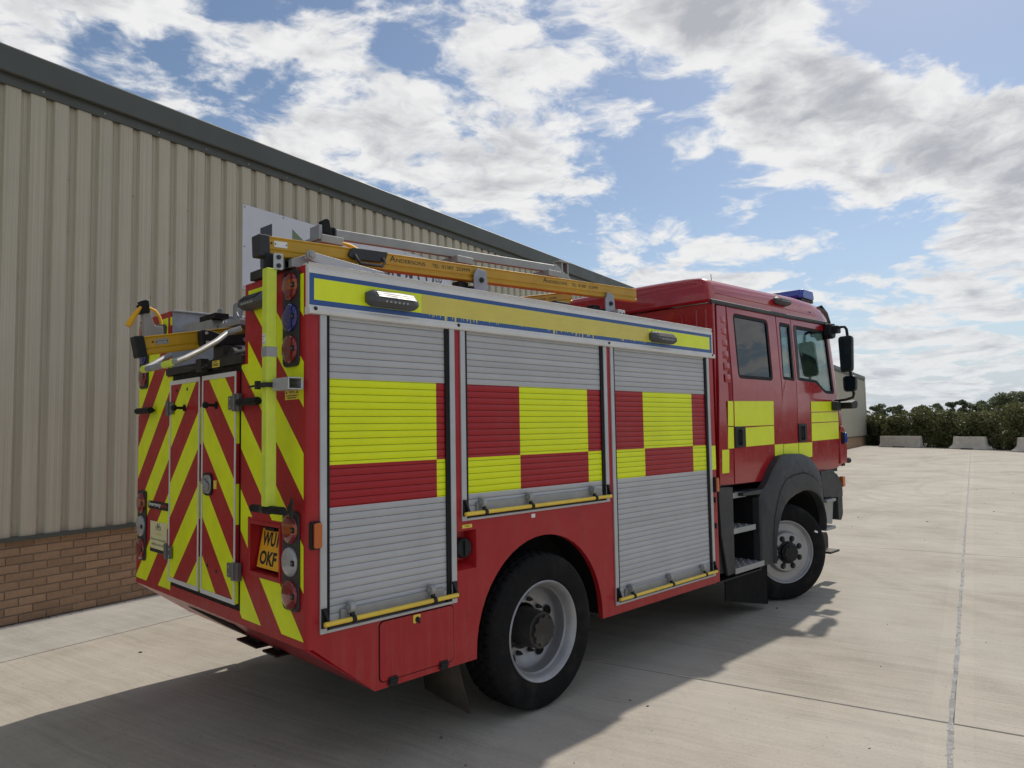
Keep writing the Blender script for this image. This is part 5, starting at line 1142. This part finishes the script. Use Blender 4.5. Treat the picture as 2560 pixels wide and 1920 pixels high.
# interior: seats, dash, wheel
for x, y in ((6.15, .62), (6.15, 1.88), (4.55, .55), (4.55, 1.1), (4.55, 1.9)):
    s = MB(); s.prism(round_poly([(x-.08, 1.72), (x+.42, 1.75), (x+.44, 1.86), (x+.05, 1.86), (x-.10, 2.46), (x-.22, 2.44)], .05), 'xz', y-.24, y+.24); s.prism(round_poly([(x-.13, 2.47), (x-.08, 2.66), (x-.19, 2.67), (x-.23, 2.46)], .03), 'xz', y-.13, y+.13); s.box(x+.0, x+.3, y-.15, y+.15, 1.3, 1.74); part(s, 'cab_seat', 'seat_cloth', .02)
ds = MB(); ds.prism(round_poly([(6.75, 1.5), (7.1, 1.4), (7.14, 2.12), (6.95, 2.16), (6.72, 2.06), (6.70, 1.8)], .05), 'xz', .2, W-.2); part(ds, 'dashboard', 'cab_lining', .02)
sw = MB(); sw.tube([(6.58 + .05*math.sin(R(a)), .62 + .21*math.cos(R(a)), 2.08 + .20*math.sin(R(a))*.6) for a in range(0, 361, 20)], .015, 8, caps=False); sw.tube([(6.58, .62, 2.08), (6.75, .62, 1.95)], .03, 8); part(sw, 'steering_wheel', 'black_plastic')
# mirrors (both sides)
def mirror_set():
    out = []
    a = MB(); a.prism(round_poly([(6.80, 2.86), (6.83, 2.99), (6.96, 3.0), (7.0, 2.93), (6.96, 2.83), (6.88, 2.81)], .02), 'xz', .055, .14); a.box(6.86, 6.96, -.01, .07, 2.875, 2.965); out.append((a, 'mirror_bracket', 'black_plastic', .012))
    a = MB(); a.tube([(6.91, .02, 2.925), (6.91, -.03, 2.945), (6.91, -.07, 2.942), (6.905, -.092, 2.91), (6.90, -.10, 2.85), (6.915, -.11, 2.42), (6.915, -.125, 2.20), (6.905, -.142, 2.155), (6.90, -.132, 2.11), (6.90, -.05, 2.086), (6.91, .08, 2.075)], .016, 10); out.append((a, 'mirror_arm', 'black_plastic', 0))
    return out
for mb, nm, mt, bv in mirror_set(): both(mb, nm, mt, bv)
def mirror_head(x, y0, y1, z0, z1, dep, taper, toe):
    m = MB(); r = []
    base = rrect(y0, y1, z0, z1, .04, 5)
    for k, dx in ((.93, 0), (1.0, .012), (1.0, dep*.55), (.86, dep*.9), (.6, dep)):
        cy, cz = (y0+y1)/2, (z0+z1)/2; r.append([(x + dx + toe*(y-cy), cy + (y-cy)*k*(1 - taper*(z1-z)/(z1-z0)), cz + (z-cz)*k) for y, z in base])
    m.loft(r); g = MB(); cy, cz = (y0+y1)/2, (z0+z1)/2
    g.add([(x - .001 + toe*(y-cy), cy + (y-cy)*.88*(1 - taper*(z1-z)/(z1-z0)), cz + (z-cz)*.92) for y, z in base], [tuple(range(len(base)))])
    a, b = both(m, 'door_mirror', 'dark_grey_plastic', 0, smooth=45); both(g, 'mirror_face', 'mirror_glass', 0, (a, b))
mirror_head(6.86, -.172, .006, 2.408, 2.830, .10, .16, .25); mirror_head(6.86, -.196, -.026, 2.178, 2.362, .09, .06, .3)
a = MB(); a.prism(round_poly([(6.93, 2.055), (7.10, 2.085), (7.15, 2.05), (7.12, 1.985), (6.95, 1.98)], .02), 'xz', -.10, .05); both(a, 'ramp_mirror', 'black_plastic', .015)
a = MB(); a.prism(rrect(6.84, 6.95, 1.96, 2.068, .02), 'xz', .02, .098); both(a, 'mirror_mount', 'dark_grey_plastic', .012)
# corner deflector and side repeater at the front
a = MB(); a.prism(round_poly([(7.02, 1.33), (7.22, 1.33), (7.25, 1.50), (7.18, 1.76), (7.10, 1.79), (7.045, 1.7)], .03), 'xz', .085, .13); both(a, 'corner_deflector', 'cab_red_paint', .012)
a = MB(); a.prism(rrect(7.06, 7.135, 1.565, 1.71, .03), 'xz', .055, .092); o_ = part(a, 'side_repeater', 'black_plastic', .008); a = MB(); a.prism(rrect(7.075, 7.13, 1.575, 1.70, .025), 'xz', .035, .056); a.build('repeater_lens', 'bright_blue_lens', o_, .01)
a = MB(); a.tube([(7.16, .14, 1.375), (7.42, .14, 1.355)], .035, 12); a.box(7.10, 7.2, .1, .18, 1.30, 1.45); part(a, 'grab_peg', 'black_rubber', .008)
# ---- front wing, steps, bumper
FO = [(4.80, .465), (4.805, .80), (4.815, 1.10), (4.87, 1.165), (5.00, 1.24), (5.142, 1.371), (5.318, 1.487), (5.55, 1.502), (5.821, 1.493), (6.0, 1.455), (6.128, 1.389), (6.22, 1.32), (6.277, 1.233), (6.315, 1.0), (6.315, .85), (6.30, .74), (6.247, .645)]
FI = [(5.034, .458), (5.045, .60), (5.07, .72), (5.11, .82), (5.185, .931), (5.26, 1.00), (5.36, 1.05), (5.511, 1.088), (5.70, 1.115), (5.80, 1.115), (5.906, 1.100), (6.03, 1.065), (6.13, 1.005), (6.20, .91), (6.245, .82), (6.258, .75), (6.24, .655)]
KF = [.86, .85, .82, .76, .66, .56, .52, .5, .5, .5, .5, .5, .55, .6, .65, .7, .75]
def cmid(k):
    out = []
    for a, b, kf in zip(FO, FI, KF):
        q = k if k <= .2 or k >= .9 else kf + (k-.5)*(1-kf)*1.2
        out.append((a[0]*(1-q)+b[0]*q, a[1]*(1-q)+b[1]*q))
    return out
loops = [(FO, .10), (FO, .035), (cmid(.07), .018), (cmid(.50), -.002), (cmid(.54), .006), (cmid(.58), -.008), (cmid(.93), -.028), (FI, -.020), (FI, .06), (FI, .30)]
m = MB(); m.loft([[(x, y, z) for x, z in lp] for lp, y in loops], closed=False); both(m, 'front_wing', 'dark_grey_plastic', 0, smooth=32)
bl = MB()
for k in (1, 3, 4, 6, 8, 9, 10, 12, 14): 
    p = cmid(.44)[k]; bl.lathe([(.010, 0), (.009, .004), (.003, .006)], (p[0], .002, p[1]), (0, -1, 0), 8)
part(bl, 'wing_bolts', 'black_plastic')
m = MB(); m.loft([[(x, y, z) for x, z in [(p[0]*.98+5.6*.02, p[1]) for p in FI]] for y in (.05, .62)], closed=False); m.add([(4.9, .62, .45), (6.5, .62, .45), (6.5, .62, 1.3), (4.9, .62, 1.3)], [(0, 1, 2, 3)]); both(m, 'front_arch_liner', 'underside')
# step well
st = MB(); st.prism([(4.035, 1.255), (4.295, 1.245), (4.28, .47), (4.15, .465), (4.06, .85)], 'xz', .022, .05); part(st, 'step_side_panel', 'dark_grey_plastic', .006)
st = MB(); st.prism([(4.02, 1.25), (4.06, 1.25), (4.09, .85), (4.18, .48), (4.02, .50)], 'xz', .05, .45); part(st, 'step_rear_cover', 'black_plastic', .004)
st = MB(); st.box(4.06, 4.86, .36, .40, .42, 1.30); st.box(4.06, 4.86, .06, .40, .41, .425); st.box(4.82, 4.86, .05, .4, .43, 1.15); part(st, 'step_well', 'black_plastic')
st = MB(); st.prism([(4.50, 1.145), (4.84, 1.14), (5.0, 1.165), (4.98, 1.185), (4.5, 1.175)], 'xz', .03, .36); part(st, 'wing_top_step', 'dark_grey_plastic', .006)
treadm = 'dull_aluminium'
for x0, x1, y0, zt in ((4.285, 4.66, .085, 1.178), (4.28, 4.755, .045, .862), (4.275, 4.835, .012, .512)):
    s = MB(); s.box(x0, x1, y0, y0+.012, zt-.05, zt); s.box(x0, x1, y0+.012, .36, zt-.022, zt-.006); so_ = part(s, 'cab_step', treadm, .003)
    d_ = MB(); nx = int((x1-x0)/.055)
    for i in range(nx):
        for j in range(4): 
            yy = y0+.045+j*.075
            if yy < .35: d_.lathe([(.012, 0), (.009, .006), (.004, .006)], (x0+.035+i*.055, yy+(.03 if i % 2 else 0), zt-.006), (0, 0, 1), 6)
    d_.build('tread_studs', 'dull_aluminium', so_)
mfm = MB(); mfm.prism([(4.24, .43), (4.235, .215), (5.02, .05), (5.06, .05), (5.07, .46)], 'xz', .10, .112); part(mfm, 'front_mud_flap', 'underside', .002); mfm = MB(); mfm.prism([(.10, .05), (.55, .05), (.55, .5), (.10, .5)], 'yz', 5.05, 5.062); part(mfm, 'front_mud_flap', 'underside', .002)
# bumper
BP = [(6.30, 1.275), (6.62, 1.285), (6.80, 1.20), (6.90, 1.10), (6.90, .955), (6.36, .985), (6.315, 1.1)]
m = MB(); m.prism(round_poly(BP, .025), 'xz', .03, .35); both(m, 'bumper_corner', 'dark_grey_plastic', .01)
m = MB(); m.prism(round_poly([(6.82, 1.24), (6.93, 1.12), (6.96, .95), (6.96, .75), (6.90, .68), (6.82, .70)], .03), 'xz', .06, W-.06); part(m, 'bumper', 'dark_grey_plastic', .012)
m = MB(); m.prism([(6.36, .955), (6.80, .955), (6.73, .655), (6.34, .70)], 'xz', .10, .30); both(m, 'bumper_step_box', 'dull_aluminium', .006)
for z, x0, x1 in ((.965, 6.36, 6.62), (.66, 6.31, 6.58)):
    m = MB(); m.box(x0, x1, .0, .13, z-.035, z); m = m; a, b = both(m, 'bumper_step', 'dull_aluminium', .01)
m = MB(); m.prism(rrect(6.90, 6.97, 1.07, 1.19, .015), 'xz', .02, .07); both(m, 'front_indicator', 'amber_lens', .01)
m = MB(); m.prism(round_poly([(6.62, .34), (6.62, .56), (6.90, .53), (6.93, .48), (6.93, .34)], .03), 'xz', .235, .25); m.box(6.70, 6.96, .12, .25, .31, .335); m.lathe([(.08, 0), (.08, .02)], (6.68, .22, .42), (0, -1, 0), 16); both(m, 'front_step_bracket', 'dark_steel', .004)
m = MB(); m.box(6.5, 7.0, .6, 1.9, .55, 1.2); part(m, 'radiator_block', 'underside')
